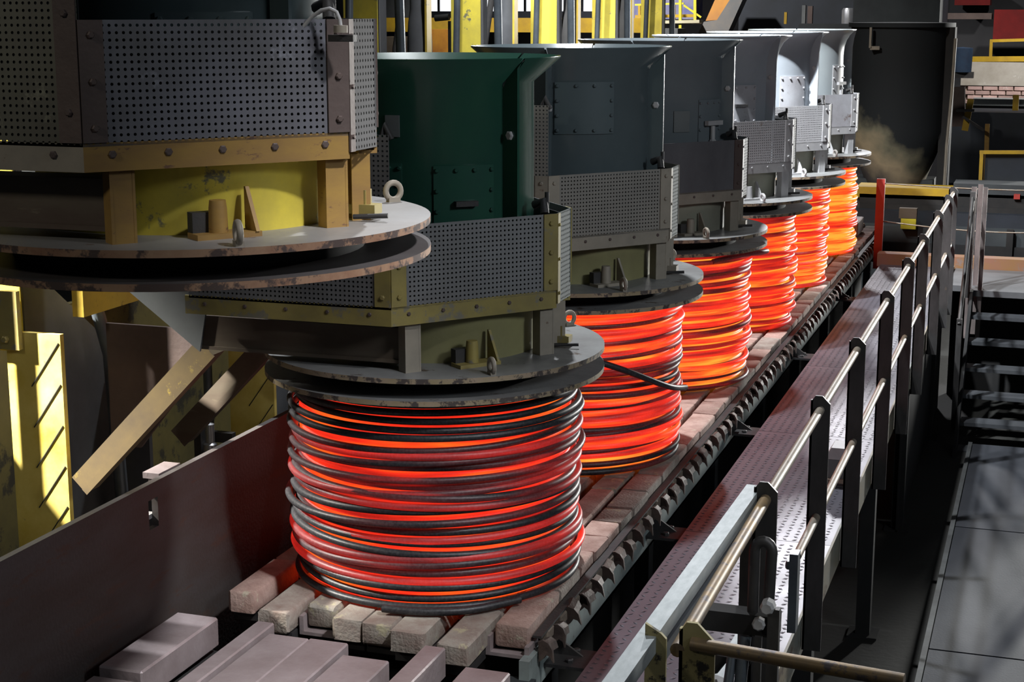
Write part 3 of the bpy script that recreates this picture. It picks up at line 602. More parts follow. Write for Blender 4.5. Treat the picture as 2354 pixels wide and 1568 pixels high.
        bb.build('door_bolt', mt or DR, dr)['kind'] = 'stuff'
        if kind == 'handle':
            u0 = Vector((math.cos(a - hw * .35), math.sin(a - hw * .35), 0)); u1 = Vector((math.cos(a + hw * .35), math.sin(a + hw * .35), 0)); zc = Vector((0, 0, (z0 + z1) / 2 - 0.01))
            MB().bar(u0 * (r0 + .025) + zc, u1 * (r0 + .025) + zc, 0.03, 0.022).build('handle', DARK, dr)
        if kind == 'latch':
            u = Vector((math.cos(a), math.sin(a), 0)); v = Vector((-u.y, u.x, 0)); zc = Vector((0, 0, (z0 + z1) / 2))
            MB().bar(u * (r0 + .03) - v * 0.07 + zc, u * (r0 + .03) + v * 0.09 + zc, 0.03, 0.03).tube([u * (r0 + .03) + zc - Vector((0, 0, .02)), u * (r0 + .03) + zc - Vector((0, 0, .11))], 0.016, 8).bolt(u * (r0 + .02) + zc - Vector((0, 0, .13)), u, 0.025, 0.03, 8).build('latch', LGREY, dr)
    # eyes, peg and bracket on the upper disc
    def eye(a, r, turn):
        u = Vector((math.cos(a), math.sin(a), 0)); v = Vector((math.cos(a + turn), math.sin(a + turn), 0)); c = u * r + Vector((0, 0, 1.055 + 0.037))
        MB().tube([c + (v * math.cos(2 * PI * k / 20) + Vector((0, 0, 1)) * math.sin(2 * PI * k / 20)) * 0.029 for k in range(20)], 0.0105, 8, closed=True).obox(u * r + Vector((0, 0, 1.062)), v * 0.022, v.cross(Vector((0, 0, 1))) * 0.012, Vector((0, 0, 0.008))).build('lifting_eye', st.get('eye', TANGREY), t, smooth=False, angle=50)
    eye(R(50), 0.735, 0); eye(R(-50), 0.735, 0); eye(R(140), 0.735, 0)
    pc = Vector((0.35, -0.415, 1.055)); pu = d; pn = nB
    bk = MB().obox(pc + Vector((0, 0, 0.008)), pu * 0.10, pn * 0.04, Vector((0, 0, 0.008)))
    bk.build('bracket_plate', st.get('brk', RL), t)
    MB().lathe([(0.0005, 1.07), (0.029, 1.07), (0.027, 1.14), (0.024, 1.165), (0.0005, 1.166)], 16, c=(pc.x - pu.x * 0.02, pc.y - pu.y * 0.02)).build('peg', st.get('brk', RL), t, angle=40)
    MB().prism([(0, 0), (0.085, 0), (0.01, 0.125), (0.0, 0.125)], 0.012, (pc + pu * 0.08 - pn * 0.04 + Vector((0, 0, 0.016)), pn, (0, 0, 1), pu)).build('bracket_gusset', st.get('brk', RL), t)
    MB().obox(pc - pn * 0.03 - pu * 0.06 + Vector((0, 0, 0.045)), pu * 0.035, pn * 0.02, Vector((0, 0, 0.03))).build('stop_block', DARK, t)
    MB().box((0.53, 0.06, 1.075), (0.62, 0.12, 1.105)).box((0.54, 0.07, 1.105), (0.585, 0.12, 1.15)).build('side_clamp', st.get('clamp', RL), t)
    MB().tube([(0.56, 0.03, 1.07), (0.67, 0.05, 1.075)], 0.008, 8).build('clamp_rod', DARK, t)
    # small hinge standing on the panel top
    MB().tube([(CB[0] - .05, CB[1] - .02, 1.68), (CB[0] - .06, CB[1], 1.73), (CB[0] - .11, CB[1] + .02, 1.71)], 0.02, 8).tube([(CB[0] - .05, CB[1] + .01, 1.68), (CB[0] - .05, CB[1] + .01, 1.77)], 0.01, 8).build('panel_hinge', DARK, t, angle=50)
    MB().tube([(CA[0] - .04, CA[1] + .03, 2.05), (CA[0] - .03, CA[1] + .03, 2.09), (CA[0], CA[1] + .03, 2.03)], 0.014, 8).build('panel_hinge', DARK, t, angle=50)
    return t
def perf(name, *a, **k):
    if name in MATS: return MATS[name]
    return perforate(mk(name, *a, **k))
P0 = perf('perforated_blue_grey', (0.2, 0.2, 0.235), (0.13, 0.125, 0.13), 0.45, 0.4, 2.5, wear=(0.3, 0.3, 0.34), wpos=0.62, wscale=3)
P0A = perf('perforated_olive_grey', (0.17, 0.165, 0.13), (0.13, 0.12, 0.1), 0.5, 0.35, 3, wear=(0.27, 0.26, 0.2), wpos=0.64, wscale=4)
P0C = perf('perforated_plain_grey', (0.12, 0.117, 0.117), (0.1, 0.096, 0.096), 0.8, 0.0, 3)
P1 = perf('perforated_grey', (0.24, 0.24, 0.245), (0.19, 0.185, 0.185), 0.5, 0.35, 3)
P1C = perf('perforated_pale', (0.22, 0.235, 0.23), (0.18, 0.195, 0.19), 0.8, 0.0, 3)
P2 = perf('perforated_tan_grey', (0.3, 0.275, 0.245), (0.235, 0.22, 0.2), 0.5, 0.3, 3, wear=(0.2, 0.165, 0.14), wpos=0.62, wscale=4)
P4 = perf('perforated_white_grey', (0.55, 0.54, 0.55), (0.46, 0.45, 0.46), 0.75, 0.0, 3, wear=(0.36, 0.31, 0.28), wpos=0.64)
def drum(name, c, c2=None, rough=0.3, wear=None):
    return mk(name, c, c2, min(rough, 0.24), 0.0, 2.0, lo=0.3, hi=0.7, rrough=0.05, wear=wear, wpos=0.72, wscale=5)
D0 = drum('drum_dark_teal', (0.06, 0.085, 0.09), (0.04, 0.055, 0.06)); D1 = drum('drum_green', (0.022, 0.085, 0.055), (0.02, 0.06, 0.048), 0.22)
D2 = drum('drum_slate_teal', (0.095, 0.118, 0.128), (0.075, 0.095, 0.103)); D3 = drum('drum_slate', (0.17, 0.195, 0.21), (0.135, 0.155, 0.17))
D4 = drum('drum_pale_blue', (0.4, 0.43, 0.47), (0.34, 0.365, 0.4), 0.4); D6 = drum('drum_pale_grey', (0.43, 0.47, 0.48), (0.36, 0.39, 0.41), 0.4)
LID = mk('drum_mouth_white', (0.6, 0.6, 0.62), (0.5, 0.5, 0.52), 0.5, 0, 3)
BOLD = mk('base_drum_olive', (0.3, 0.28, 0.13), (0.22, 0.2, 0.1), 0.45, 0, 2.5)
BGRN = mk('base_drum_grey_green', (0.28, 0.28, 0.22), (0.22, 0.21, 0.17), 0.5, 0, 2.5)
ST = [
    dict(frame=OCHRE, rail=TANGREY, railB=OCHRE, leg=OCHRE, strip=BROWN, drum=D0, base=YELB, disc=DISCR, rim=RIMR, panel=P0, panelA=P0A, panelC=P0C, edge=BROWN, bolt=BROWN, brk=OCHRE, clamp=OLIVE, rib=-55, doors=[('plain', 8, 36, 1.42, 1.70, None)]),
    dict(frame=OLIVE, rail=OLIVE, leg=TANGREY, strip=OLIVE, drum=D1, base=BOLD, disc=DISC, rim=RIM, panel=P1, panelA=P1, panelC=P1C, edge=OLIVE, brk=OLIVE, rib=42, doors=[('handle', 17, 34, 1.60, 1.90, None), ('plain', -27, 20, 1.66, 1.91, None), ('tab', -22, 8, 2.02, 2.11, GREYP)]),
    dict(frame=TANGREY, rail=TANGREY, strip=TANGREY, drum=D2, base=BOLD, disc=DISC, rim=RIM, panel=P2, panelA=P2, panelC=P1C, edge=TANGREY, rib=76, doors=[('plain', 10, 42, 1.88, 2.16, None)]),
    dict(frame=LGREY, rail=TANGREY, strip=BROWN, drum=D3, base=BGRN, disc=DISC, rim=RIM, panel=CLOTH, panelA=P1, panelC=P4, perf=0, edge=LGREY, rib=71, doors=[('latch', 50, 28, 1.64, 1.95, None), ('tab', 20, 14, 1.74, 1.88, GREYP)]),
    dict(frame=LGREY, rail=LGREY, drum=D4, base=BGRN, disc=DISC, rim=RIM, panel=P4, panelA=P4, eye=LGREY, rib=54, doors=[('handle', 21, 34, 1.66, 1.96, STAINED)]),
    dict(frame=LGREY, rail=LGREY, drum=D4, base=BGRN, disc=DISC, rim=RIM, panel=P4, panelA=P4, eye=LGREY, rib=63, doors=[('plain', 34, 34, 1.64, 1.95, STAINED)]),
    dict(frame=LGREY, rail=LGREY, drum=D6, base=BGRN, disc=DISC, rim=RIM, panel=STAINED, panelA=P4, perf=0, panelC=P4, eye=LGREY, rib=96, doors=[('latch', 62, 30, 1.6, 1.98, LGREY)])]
for s_ in ST: s_.setdefault('lid', LID)
LAB = ['nearest coil press, raised clear at top left with ochre frame and yellow base',
       'second coil press, pressing the darkest coil, with glossy green drum',
       'third coil press with slate teal riveted drum and tan grey perforated panel',
       'fourth coil press, with a dark plain sheet on its front panel',
       'fifth coil press with pale perforated panel and stained square door',
       'sixth coil press, second from the far end, pale with a stained door',
       'farthest coil press, pale grey, over the hottest coil']
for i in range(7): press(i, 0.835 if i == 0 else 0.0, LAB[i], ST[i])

# ------------------------------------------------------------------ columns behind the presses
HAZ = mk('pillar_yellow', (0.8, 0.64, 0.2), (0.6, 0.42, 0.05), 0.45, 0, 2.2, wear=(0.13, 0.11, 0.06), wpos=0.64, wscale=6)
GREYC = mk('pillar_grey', (0.075, 0.077, 0.083), (0.05, 0.05, 0.055), 0.8, 0.0, 3, wear=(0.45, 0.36, 0.06), wpos=0.68, wscale=3)
cl = ['first', 'second', 'third', 'fourth', 'fifth', 'sixth', 'seventh']
for k in range(7):
    yb = -0.4 + 2.15 * k
    t = thing('press_column', (-1.88, yb, FLOOR_Z), '%s yellow press column from the near end, behind the conveyor' % cl[k], 'column', 'yellow columns carrying the presses')
    H = 5.2
    MB().box((-0.15, 0.0, 0), (0.15, 0.03, 2.5)).build('front_plate', HAZ, t)
    MB().box((-0.33, 0.02, 2.4), (-0.07, 0.05, H)).build('upper_plate', YELB, t)
    MB().prism([(0.03, 0), (0.75, 0), (0.75, 2.3), (0.16, 2.75), (0.16, H), (0.03, H)], 0.06, ((-0.12, 0, 0), (0, 1, 0), (0, 0, 1), (1, 0, 0))).build('column_web', GREYC, t)
    MB().box((-0.12, 0.75, 0), (0.14, 0.78, 2.3)).build('rear_plate', GREYC, t)
    sc_ = MB()
    for j in range(8):
        z0 = 0.95 + j * 0.2; sc_.obox((0.06, -0.002, z0), Vector((0.08, 0, 0.11)), Vector((0, 0.002, 0)), Vector((0.0016, 0, -0.0012)))
    sc_.build('score_line', BLACK, t)
    MB().tube([(-0.24, -0.1, 0), (-0.24, -0.1, 3.6), (-0.2, -0.1, H)], 0.028, 10).build('conduit', PIPE, t, angle=50)
    MB().tube([(0.09, 0.62, 0.4), (0.09, 0.5, 2.3), (0.0, 0.3, 3.2), (0.0, 0.2, H)], 0.035, 10).build('conduit', PIPE, t, angle=50)
    MB().box((-0.27, -0.04, 2.42), (-0.05, -0.01, 2.7)).bolt((-0.12, -0.04, 2.47), (0, -1, 0), 0.018, 0.02).build('guide_box', OLIVE, t)
    MB().box((-0.22, -0.1, 0.9), (0.2, 0.85, 0.95)).build('foot_plate', DARK, t)
# sheet wall behind the columns, one sheet per bay
for k in range(7):
    o = MB().box((-2.52, -1.5 + 2.15 * k, FLOOR_Z), (-2.48, 0.6 + 2.15 * k, 0.95)).build('wall_sheet', mk('sheet_dark_olive', (0.2, 0.16, 0.05), (0.1, 0.085, 0.035), 0.6, 0, 1.6, wear=(0.05, 0.045, 0.03), wpos=0.55))
    tag(o, 'grimy olive yellow steel sheet behind the %s gap between columns' % cl[k], 'sheet', 'steel sheets behind the columns')
pj = thing('small_jack', (-1.95, 1.35, FLOOR_Z), 'short bright steel cylinder standing between the first two columns', 'cylinder')
MB().lathe([(0.0005, 0), (0.05, 0), (0.04, 1.5), (0.028, 1.51), (0.028, 1.62), (0.0005, 1.63)], 16).build('cylinder_body', STEELB, pj, angle=40)
MB().box((-0.09, -0.03, 1.35), (-0.045, 0.03, 1.68)).box((-0.045, 0.045, 1.5), (0.12, 0.09, 1.56)).build('cylinder_clamp', DARK, pj)

# cable hose and fitting at the top of the nearest press's guard
hp = PY(735, 60, -2.2)
ho = thing('white_hose', PY(775, 68, -2.36), 'thin white hose arching up behind the nearest press guard', 'hose')
hy = -2.36; base = Vector(ho.location)
pts = [PY(x, y, hy) - base for x, y in ((686, 78), (700, 58), (718, 38), (738, 24), (758, 20), (774, 28), (781, 45), (783, 62))]
MB().tube(pts, 0.006, 8).build('hose_line', LGREY, ho, angle=60)
MB().tube([PY(783, 58, hy) - base, PY(783, 75, hy) - base], 0.022, 8).build('hose_fitting', TANGREY, ho, angle=50)
MB().box((-0.03, 0.0, -0.035), (0.05, 0.03, -0.015)).build('hose_bracket', DARK, ho)

# ------------------------------------------------------------------ far left background
def pbox(px0, px1, py0, py1, y, depth, mb=None):
    a, b = PY(px0, py1, y), PY(px1, py0, y); mb = mb or MB(); return mb.box((a.x, y, a.z), (b.x, y + depth, b.z))
def solo(name, px0, px1, py0, py1, y, depth, m, label, cat, group=None):
    o = pbox(px0, px1, py0, py1, y, depth).build(name, m); return tag(o, label, cat, group)
solo('crane_beam', 700, 1480, 42, 72, 19, 0.5, GOLD, 'long yellow beam crossing behind the grey pillars under the windows', 'beam')
solo('roof_truss', 600, 1480, 26, 44, 24, 0.4, MACH, 'dark truss band directly under the bright windows', 'beam')
bx = solo('orange_cabinet', 978, 1042, 68, 820, 18, 0.7, mk('orange_paint', (0.5, 0.22, 0.02), (0.36, 0.14, 0.02), 0.6), 'tall orange cabinet between two grey pillars under the yellow beam', 'cabinet')
solo('storage_rack', 880, 940, 85, 820, 18, 0.6, ARM, 'brown rack left of the orange cabinet', 'rack')
solo('grey_cabinet', 740, 945, -20, 40, 22, 0.6, GREYP, 'pale grey cabinet high behind the bright yellow pillar', 'cabinet')
dk = [(1012, 1048), (1140, 1192), (1290, 1332), (1420, 1456)]
for i, (a, b) in enumerate([(938, 992), (1138, 1190), (1290, 1334), (1418, 1456)]):
    yq = 2.15 * (i + 2) + 0.75; p, q = PY(a, 100, yq), PY(b, 100, yq)
    t = thing('guide_pillar', ((p.x + q.x) / 2, yq, FLOOR_Z), '%s dark grey guide pillar from the left under the windows' % cl[i], 'pillar', 'dark guide pillars between the yellow columns')
    w = (q.x - p.x) / 2
    MB().lathe([(w, 0), (w, 3.75), (w * .9, 3.9), (w * .75, 4.0), (w * .75, 5.3)], 20).build('pillar_tube', GREYC, t, angle=40)
    MB().box((w * 0.85, -0.10, 0), (w * 1.02, 0.0, 5.3)).build('side_strip', YEL, t)
    MB().tube([(-w - .06, -0.1, 0), (-w - .06, -0.1, 3.7), (-w + 0.02, -0.1, 4.2), (-w + .02, -0.1, 5.3)], 0.03, 8).build('hose', DARK, t, angle=50)
cv = thing('inspection_lamp', PY(1015, 42, 16), 'small grey tube lamp pointing left below the bright windows', 'lamp')
MB().tube([(-0.1, 0, 0), (0.12, 0, 0.02)], 0.05, 10).build('lamp_tube', GREYP, cv, angle=50)
MB().box((0.1, 0.0, FLOOR_Z - cv.location.z), (0.16, 0.06, -0.04)).build('lamp_bracket', GREYP, cv)

# platform with yellow railing, far centre
pf = thing('railed_platform', PY(1540, 50, 20), 'distant platform with bright lime yellow railing above the drums', 'platform')
B0 = Vector(pf.location)
def rel(px, py, y): return PY(px, py, y) - B0
MB().bar(rel(1455, 52, 20), rel(1612, 49, 20), 0.3, 0.05).bar(rel(1455, 55, 20.6), rel(1600, 52, 20.6), 0.9, 0.04).build('platform_edge', mk('pale_edge', (0.6, 0.56, 0.4), (0.5, 0.45, 0.3), 0.6), pf)
for px in (1486, 1526, 1564, 1598): MB().bar(rel(px, 76 if px < 1590 else 52, 19.9), rel(px, -30, 19.9), 0.045, 0.045, (0, 1, 0)).build('rail_post', LIME, pf)
MB().bar(rel(1460, 11, 19.9), rel(1572, 8, 19.9), 0.03, 0.03).bar(rel(1572, 12, 19.9), rel(1612, 40, 19.9), 0.03, 0.03).build('rail_bar', LIME, pf)
MB().bar(rel(1460, 38, 20.4), rel(1600, 36, 20.4), 0.03, 0.05).bar(rel(1470, 10, 20.5), rel(1470, 52, 20.5), 0.04, 0.04, (0, 1, 0)).bar(rel(1550, 10, 20.5), rel(1550, 52, 20.5), 0.04, 0.04, (0, 1, 0)).build('rear_rail', GOLD, pf)
solo('blue_machine', 1452, 1600, -40, 44, 22, 0.6, mk('blue_machine_paint', (0.06, 0.08, 0.3), (0.3, 0.28, 0.33), 0.6, 0, 2), 'blue and pale machine standing behind the distant yellow railing', 'machine')
solo('grey_bin', 1474, 1558, 66, 98, 19, 0.6, GREYP, 'grey bin below the distant lime yellow railing', 'bin')
ch = thing('discharge_chute', PY(1660, 40, 21), 'sloping orange and grey chute beside the navy machine block', 'chute')
c0 = Vector(ch.location)
def chr_(pl, m, nm, y=21, h=0.4):
    pts = [PY(*p, y) - c0 for p in pl]; MB().prism([(p.x, p.z) for p in pts], h, ((0, 0, 0), (1, 0, 0), (0, 0, 1), (0, 1, 0))).build(nm, m, ch)
chr_([(1652, -20), (1690, -20), (1648, 46), (1622, 48)], mk('orange_chute_paint', (0.6, 0.27, 0.05), (0.45, 0.2, 0.06), 0.6, 0, 2), 'orange_panel')
chr_([(1690, -20), (1716, -20), (1668, 86), (1600, 86), (1618, 50), (1648, 46)], mk('chute_grey', (0.2, 0.18, 0.16), (0.13, 0.14, 0.15), 0.6, 0, 2), 'grey_panel')

# navy machine block and the dark tower
nv = thing('machine_block', PY(1830, 60, 21.5), 'large navy blue machine block behind the farthest press', 'machine')
n0 = Vector(nv.location)
def nb_(px0, px1, py0, py1, y, dp, m, nm):
    a, b = PY(px0, py1, y) - n0, PY(px1, py0, y) - n0; MB().box((a.x, a.y, a.z), (b.x, a.y + dp, b.z)).build(nm, m, nv)
nb_(1690, 2170, -60, 330, 22, 1.5, MACH, 'main_body'); nb_(1960, 2165, -60, 56, 19.0, 0.6, MACHG, 'upper_box')
nb_(1842, 1852, 12, 64, 20.5, 0.1, GREYP, 'pale_upright'); nb_(1855, 1868, 14, 66, 20.5, 0.1, BROWN, 'brown_upright')
nb_(1836, 2060, 55, 66, 18.9, 0.4, MACHG, 'ledge'); nb_(1802, 1809, 28, 55, 20.5, 0.05, GOLD, 'yellow_tag')
q = PY(1952, 56, 19.2) - n0
MB().lathe([(0.0005, 0), (0.12, 0), (0.12, 0.21), (0.1, 0.25), (0.0005, 0.25)], 20, c=(q.x, q.y)).build('steel_pot', STEELB, nv, angle=40).location = (0, 0, q.z)
tw = thing('dark_vessel', (0.46, 17.0, FLOOR_Z), 'tall dark vessel with a painted tan patch of lamp light behind the farthest coil', 'vessel')
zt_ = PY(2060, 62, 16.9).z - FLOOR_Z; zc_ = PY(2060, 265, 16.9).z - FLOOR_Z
VES = bpy.data.materials.new('vessel_lamp_patch'); nt, N, L, Bp = nodes(VES)  # dark vessel with a tan patch of lamp light painted into its colour
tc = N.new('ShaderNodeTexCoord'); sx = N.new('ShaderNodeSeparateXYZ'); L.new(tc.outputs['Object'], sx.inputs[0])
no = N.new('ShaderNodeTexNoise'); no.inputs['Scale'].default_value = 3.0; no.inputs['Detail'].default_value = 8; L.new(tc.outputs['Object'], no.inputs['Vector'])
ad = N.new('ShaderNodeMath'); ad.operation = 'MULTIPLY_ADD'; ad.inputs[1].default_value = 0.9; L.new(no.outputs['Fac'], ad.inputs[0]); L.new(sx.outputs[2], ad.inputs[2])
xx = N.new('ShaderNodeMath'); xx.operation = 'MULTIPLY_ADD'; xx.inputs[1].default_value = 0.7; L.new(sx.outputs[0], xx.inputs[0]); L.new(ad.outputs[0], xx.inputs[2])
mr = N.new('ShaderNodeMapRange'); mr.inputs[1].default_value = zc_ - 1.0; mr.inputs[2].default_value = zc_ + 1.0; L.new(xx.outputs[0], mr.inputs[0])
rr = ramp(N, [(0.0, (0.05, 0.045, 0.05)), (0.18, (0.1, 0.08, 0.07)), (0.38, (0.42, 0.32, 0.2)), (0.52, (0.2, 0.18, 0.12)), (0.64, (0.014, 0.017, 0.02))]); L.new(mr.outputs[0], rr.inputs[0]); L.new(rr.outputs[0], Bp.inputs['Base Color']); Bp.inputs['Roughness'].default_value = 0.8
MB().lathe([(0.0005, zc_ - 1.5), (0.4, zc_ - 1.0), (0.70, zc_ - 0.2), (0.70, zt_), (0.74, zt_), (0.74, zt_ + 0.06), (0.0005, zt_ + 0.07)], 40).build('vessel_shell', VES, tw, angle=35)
MB().box((0.6, -0.3, 0), (0.75, 0.1, zt_)).build('side_column', BLACK, tw)
MB().tube([(0.76, -0.32, zt_ - 0.15), (0.75, -0.32, zt_ - 0.9), (0.72, -0.32, zt_ - 1.6), (0.71, -0.32, 0.6)], 0.022, 8).build('drip_pipe', TANGREY, tw, angle=50)
MB().bar((-0.35, -0.72, zt_), (-0.35, -0.72, zt_ - 0.28), 0.03, 0.05, (0, 1, 0)).bar((-0.35, -0.72, zt_ - 0.28), (-0.22, -0.72, zt_ - 0.28), 0.03, 0.05).build('hook_bracket', TANGREY, tw)
MB().box((-0.55, -0.2, 0), (0.55, 0.4, zc_ - 0.9)).build('vessel_base', MACHG, tw)

# ------------------------------------------------------------------ far right background
solo('brick_wall_top', 2208, 2420, 146, 196, 24, 0.5, mk('lime_wash', (0.42, 0.39, 0.35), (0.3, 0.27, 0.23), 0.85, 0, 2, wear=(0.62, 0.6, 0.6), wpos=0.62), 'pale lime-washed coping band above the distant pink bricks', 'wall')
bw = thing('brick_wall', PY(2290, 238, 24), 'distant low wall of pinkish bricks at the right edge', 'wall')
b0 = PY(2205, 238, 24) - Vector(bw.location); bL = PY(2420, 238, 24).x - PY(2205, 238, 24).x; bH = PY(2205, 196, 24).z - PY(2205, 238, 24).z
PINK = mk('pink_brick', (0.42, 0.28, 0.26), (0.3, 0.2, 0.18), 0.85, 0, 4, wear=(0.55, 0.48, 0.47), wpos=0.62, rnd=0.3)
nrow, ncol = 4, 6; bme = chamfer_mesh('brick', MB().box((0, 0, 0), (bL / ncol - 0.02, 0.4, bH / nrow - 0.014)), 0.008); bme.materials.append(PINK)
for r_ in range(nrow):
    for c_ in range(ncol): put('brick', bme, PINK, bw, (b0.x + (c_ + 0.5 * (r_ % 2)) * bL / ncol, random.uniform(-.01, .01), b0.z + r_ * bH / nrow))
MB().box((b0.x, 0.05, b0.z), (b0.x + bL, 0.42, b0.z + bH)).build('mortar', TAN, bw)
solo('grey_shelf', 2236, 2420, 230, 242, 23.5, 0.5, GALV, 'pale grey shelf edge below the distant pink bricks', 'shelf')
solo('red_cabinet', 2282, 2420, 22, 90, 26, 0.8, REDP, 'dull red cabinet at the top right corner', 'cabinet')
solo('red_duct', 2194, 2278, -30, 12, 27, 0.8, REDP, 'red duct piece cut by the top edge left of the red cabinet', 'duct')
solo('brown_beam', 2168, 2280, 30, 44, 26, 0.5, BROWN, 'brown beam under the red duct piece', 'beam')
solo('dark_cabin', 2166, 2420, -40, 330, 28, 1, WALLB, 'dark machine cabin wall filling the far right background', 'machine')
bl = thing('blue_motor', PY(2212, 138, 22), 'round dark blue motor left of the distant wall', 'motor')
MB().lathe([(0.0005, -0.2), (0.16, -0.2), (0.17, 0.2), (0.0005, 0.22)], 20).build('motor_body', mk('motor_blue', (0.012, 0.035, 0.075), (0.01, 0.02, 0.045), 0.8), bl, angle=40)
MB().box((-0.2, -0.1, -0.3), (0.2, 0.1, -0.2)).build('motor_foot', DARK, bl)
gr = thing('yellow_guardrail', PY(2320, 138, 23), 'upper yellow guard rail above the distant brick wall', 'guardrail')
g0 = Vector(gr.location)
def grl(mb, p, q, y, w, h, up=(0, 0, 1)): return mb.bar(PY(*p, y) - g0, PY(*q, y) - g0, w, h, up)
grl(MB(), (2230, 136), (2420, 135), 23, 0.06, 0.09).build('lower_rail', GOLD, gr)
grl(MB(), (2276, 94), (2420, 90), 23, 0.04, 0.05).build('upper_rail', GOLD, gr)
grl(MB(), (2279, 92), (2277, 134), 23, 0.05, 0.05, (0, 1, 0)).build('rail_post', GOLD, gr)
gf = thing('yellow_guard', PY(2300, 390, 15), 'yellow square guard frame at the right edge above the steps', 'guard frame')
g0 = Vector(gf.location)
for p, q, w, h, up, nm in (((2252, 350), (2430, 350), 0.04, 0.045, (0, 0, 1), 'frame_bar'), ((2250, 423), (2430, 423), 0.04, 0.05, (0, 0, 1), 'frame_bar'), ((2257, 346), (2253, 428), 0.045, 0.045, (0, 1, 0), 'frame_post')):
    grl(MB(), p, q, 15, w, h, up).build(nm, GOLD, gf)
_b = pbox(2262, 2430, 356, 418, 15.06, 0.05); _b.v = [(v[0] - g0.x, v[1] - g0.y, v[2] - g0.z) for v in _b.v]; _b.build('dark_panel', MACH, gf)
vp = thing('valve_stand', PY(2230, 300, 20), 'cluttered yellow and rusty valve pipes right of the dark vessel', 'valve')
g0 = Vector(vp.location)
grl(MB(), (2232, 228), (2218, 300), 20, 0.1, 0.08, (0, 1, 0)).build('yellow_pipe', GOLD, vp)
grl(MB(), (2198, 254), (2240, 254), 19.9, 0.05, 0.04).build('valve_bar', BLACK, vp)
grl(MB(), (2213, 268), (2262, 300), 19.9, 0.05, 0.04).build('valve_lever', DARK, vp)
grl(MB(), (2270, 285), (2258, 640), 20, 0.07, 0.06, (0, 1, 0)).build('rusty_pipe', OCHRE, vp)
grl(MB(), (2336, 218), (2334, 254), 20, 0.09, 0.07, (0, 1, 0)).build('yellow_stub', GOLD, vp)
grl(MB(), (2200, 200), (2200, 290), 20.1, 0.25, 0.2, (0, 1, 0)).build('rusty_trunk', BROWN, vp)
solo('machine_bank', 2175, 2460, 262, 420, 21, 1.2, MACH, 'black machine bank below the distant grey shelf', 'machine')
# machine bed beyond the end of the walkway
mbed = thing('machine_bed', PY(2150, 540, 13.2), 'dark machine bed with yellow stripe beyond the red post', 'machine')
g0 = Vector(mbed.location)
def mb_(px0, px1, py0, py1, y, dp, m, nm):
    a, b = PY(px0, py1, y) - g0, PY(px1, py0, y) - g0; return MB().box((a.x, a.y, a.z), (b.x, a.y + dp, b.z)).build(nm, m, mbed)
mb_(1965, 2460, 536, 600, 13.2, 0.5, MACHG, 'lower_plinth'); mb_(1965, 2460, 575, 585, 13.15, 0.05, BLACK, 'plinth_gap'); mb_(1965, 2460, 500, 536, 13.4, 0.5, MACH, 'middle_beam')
mb_(1965, 2460, 454, 500, 13.6, 0.5, MACHG, 'upper_beam'); mb_(1968, 2190, 436, 453, 13.55, 0.5, GOLD, 'yellow_stripe'); mb_(2190, 2460, 430, 458, 13.6, 0.5, MACHG, 'upper_cover')
mb_(2066, 2108, 480, 502, 13.1, 0.1, ARM, 'switch_box'); mb_(2070, 2106, 503, 526, 13.1, 0.1, LIME, 'yellow_plate'); mb_(2330, 2345, 448, 458, 13.5, 0.1, RED, 'red_lamp')
mb_(1975, 2460, 462, 466, 13.55, 0.05, BLACK, 'beam_groove'); mb_(1975, 2460, 484, 488, 13.55, 0.05, BLACK, 'beam_groove'); mb_(2310, 2330, 530, 600, 13.1, 0.1, BLACK, 'side_strut')
kb = MB().box((0.86, 11.05, -0.2), (2.9, 11.25, -0.06)).build('kerb_beam', KERB); tag(kb, 'low red and ochre kerb beam across the end of the walkway', 'kerb')
landing = MB().box((1.9, 9.65, -0.24), (3.4, 11.04, -0.18)).box((1.69, 9.9, -0.24), (1.9, 11.04, -0.18)); tag(landing.build('stair_landing', mk('landing_plate', (0.15, 0.15, 0.155), (0.11, 0.11, 0.115), 0.5, 0.3, 3)), 'grey landing plate at the head of the steel steps', 'landing')
tag(MB().box((0.9, 10.96, -0.24), (1.68, 11.05, -0.18)).build('end_strip', DECK), 'narrow plate strip closing the walkway against the red kerb', 'plate')
sk = MB().box((1.70, 10.5, FLOOR_Z), (3.6, 10.56, -0.245)); tag(sk.build('stair_shade_sheet', BLACK), 'added black sheet standing for the darkness behind the open steel steps', 'sheet')  # the dark void behind the steps, made as an added black sheet
bar_ = thing('chain_barrier', (0.83, 11.4, -0.18), 'red post with two thin chains strung to the right edge', 'barrier')
MB().box((-0.045, -0.03, -0.1), (0.045, 0.03, 0.9)).build('barrier_post', RED, bar_)
for z0 in (0.85, 0.43):
    n = 14; MB().tube([(0.045 + 2.4 * s / n, 0, z0 - 0.07 * math.sin(PI * s / n) * (1 if z0 < .6 else .4)) for s in range(n + 1)], 0.008, 6).build('chain', TUBE, bar_, angle=60)
MB().box((2.44, -0.03, -0.1), (2.5, 0.03, 0.9)).build('barrier_post', RED, bar_)
sb = thing('end_block', (0.45, 12.2, 0), 'rusty steel block on the far end of the brick rows', 'block')
put('block_body', chamfer_mesh('block_body', MB().box((-0.14, -0.35, 0.005), (0.1, 0.2, 0.17)), 0.01), PLATE, sb)

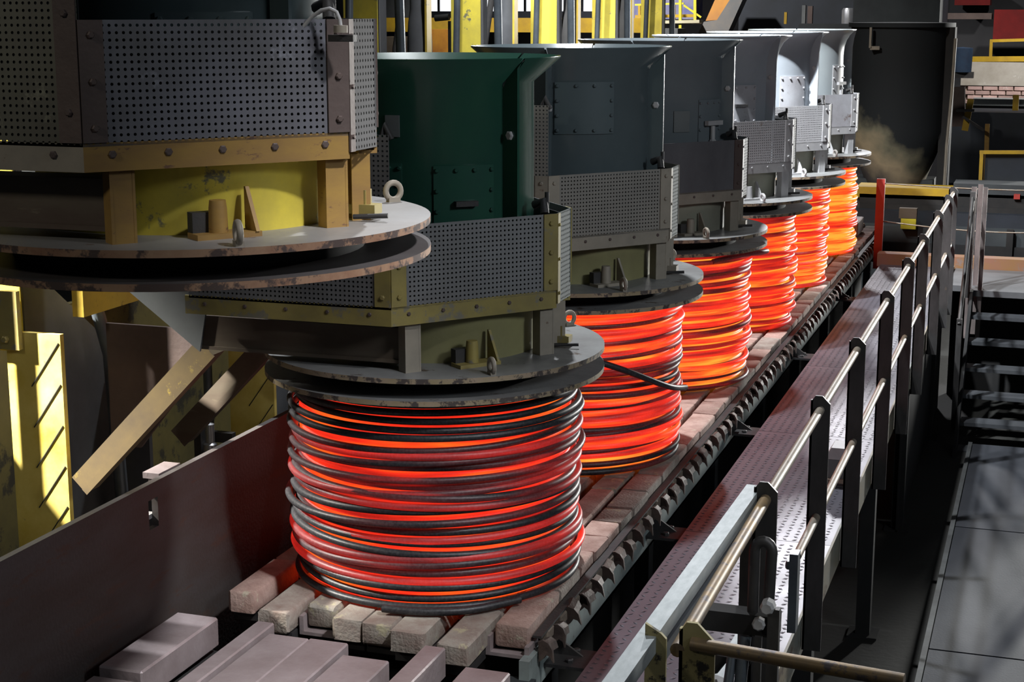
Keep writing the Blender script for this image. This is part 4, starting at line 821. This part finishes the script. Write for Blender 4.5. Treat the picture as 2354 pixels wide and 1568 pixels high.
# ------------------------------------------------------------------ steps and lower floor
stp = thing('steel_steps', (2.55, 9.65, FLOOR_Z), 'open steel steps rising to the landing at the right edge', 'steps')
for k in range(1, 7):
    z = -0.18 - 0.21 * k - FLOOR_Z; MB().box((-0.6, -0.24 * k - 0.02, z - 0.035), (0.75, -0.24 * k + 0.2, z)).build('tread', mk('tread_steel', (0.1, 0.105, 0.115), (0.07, 0.073, 0.08), 0.45, 0.4, 5), stp)
for x in (-0.63, 0.76):
    MB().prism([(0.05, 1.27), (0.05, 1.05), (-1.5, -0.0), (-1.72, 0.0), (-0.1, 1.27)], 0.03, ((x, 0, 0), (0, 1, 0), (0, 0, 1), (1, 0, 0))).build('stringer', BLACK, stp)
for yy, b in ((-0.05, 1.2), (-1.25, 0.15)):
    MB().box((-0.68, yy, b), (-0.63, yy + 0.05, b + 1.05)).build('stair_post', POST, stp)
MB().tube([(-0.655, 0.0, 2.22), (-0.655, -1.25, 1.15)], 0.02, 8).build('stair_rail', POST, stp, angle=50)
nw = thing('newel_posts', (1.95, 9.7, -0.18), 'cluster of worn steel newel posts where handrail meets the landing', 'post')
WORN = mk('worn_steel_pink_lit', (0.3, 0.24, 0.23), (0.12, 0.1, 0.095), 0.45, 0.4, 5, stretch=(1, 1, 0.3))  # worn steel; the pinkish light on the posts is put into the colour
for x, y0, w in ((-0.05, 0.0, 0.05), (0.0, 0.25, 0.05), (0.06, -0.02, 0.04)):
    MB().box((x - w / 2, y0, -0.5), (x + w / 2, y0 + 0.02, 1.02)).box((x + w / 2 - .01, y0 + 0.02, -0.5), (x + w / 2, y0 + 0.06, 1.0)).build('newel', WORN, nw)
pl = thing('floor_platform', (2.6, 4.5, FLOOR_Z), 'bluish steel plate floor strip at the lower right', 'platform')
for k in range(4): MB().box((-0.52, -6.5 + 2.6 * k, 0), (1.6, -3.92 + 2.6 * k, 0.035)).build('floor_plate', BLUEPL, pl)
MB().box((-0.56, -6.5, 0), (-0.525, 3.88, 0.05)).build('plate_edge', mk('plate_edge_pale', (0.12, 0.125, 0.125), (0.07, 0.07, 0.07), 0.6), pl)
rp = thing('right_frame', (3.02, 5.6, FLOOR_Z), 'dark upright post at the right edge of the lower floor', 'post')
MB().box((-0.03, -0.05, 0.036), (0.06, 0.05, 1.6)).build('upright', BLACK, rp)
for z in (0.1, 0.36): MB().box((-0.14, -0.08, z), (-0.03, 0.06, z + 0.1)).build('lug', DARK, rp)
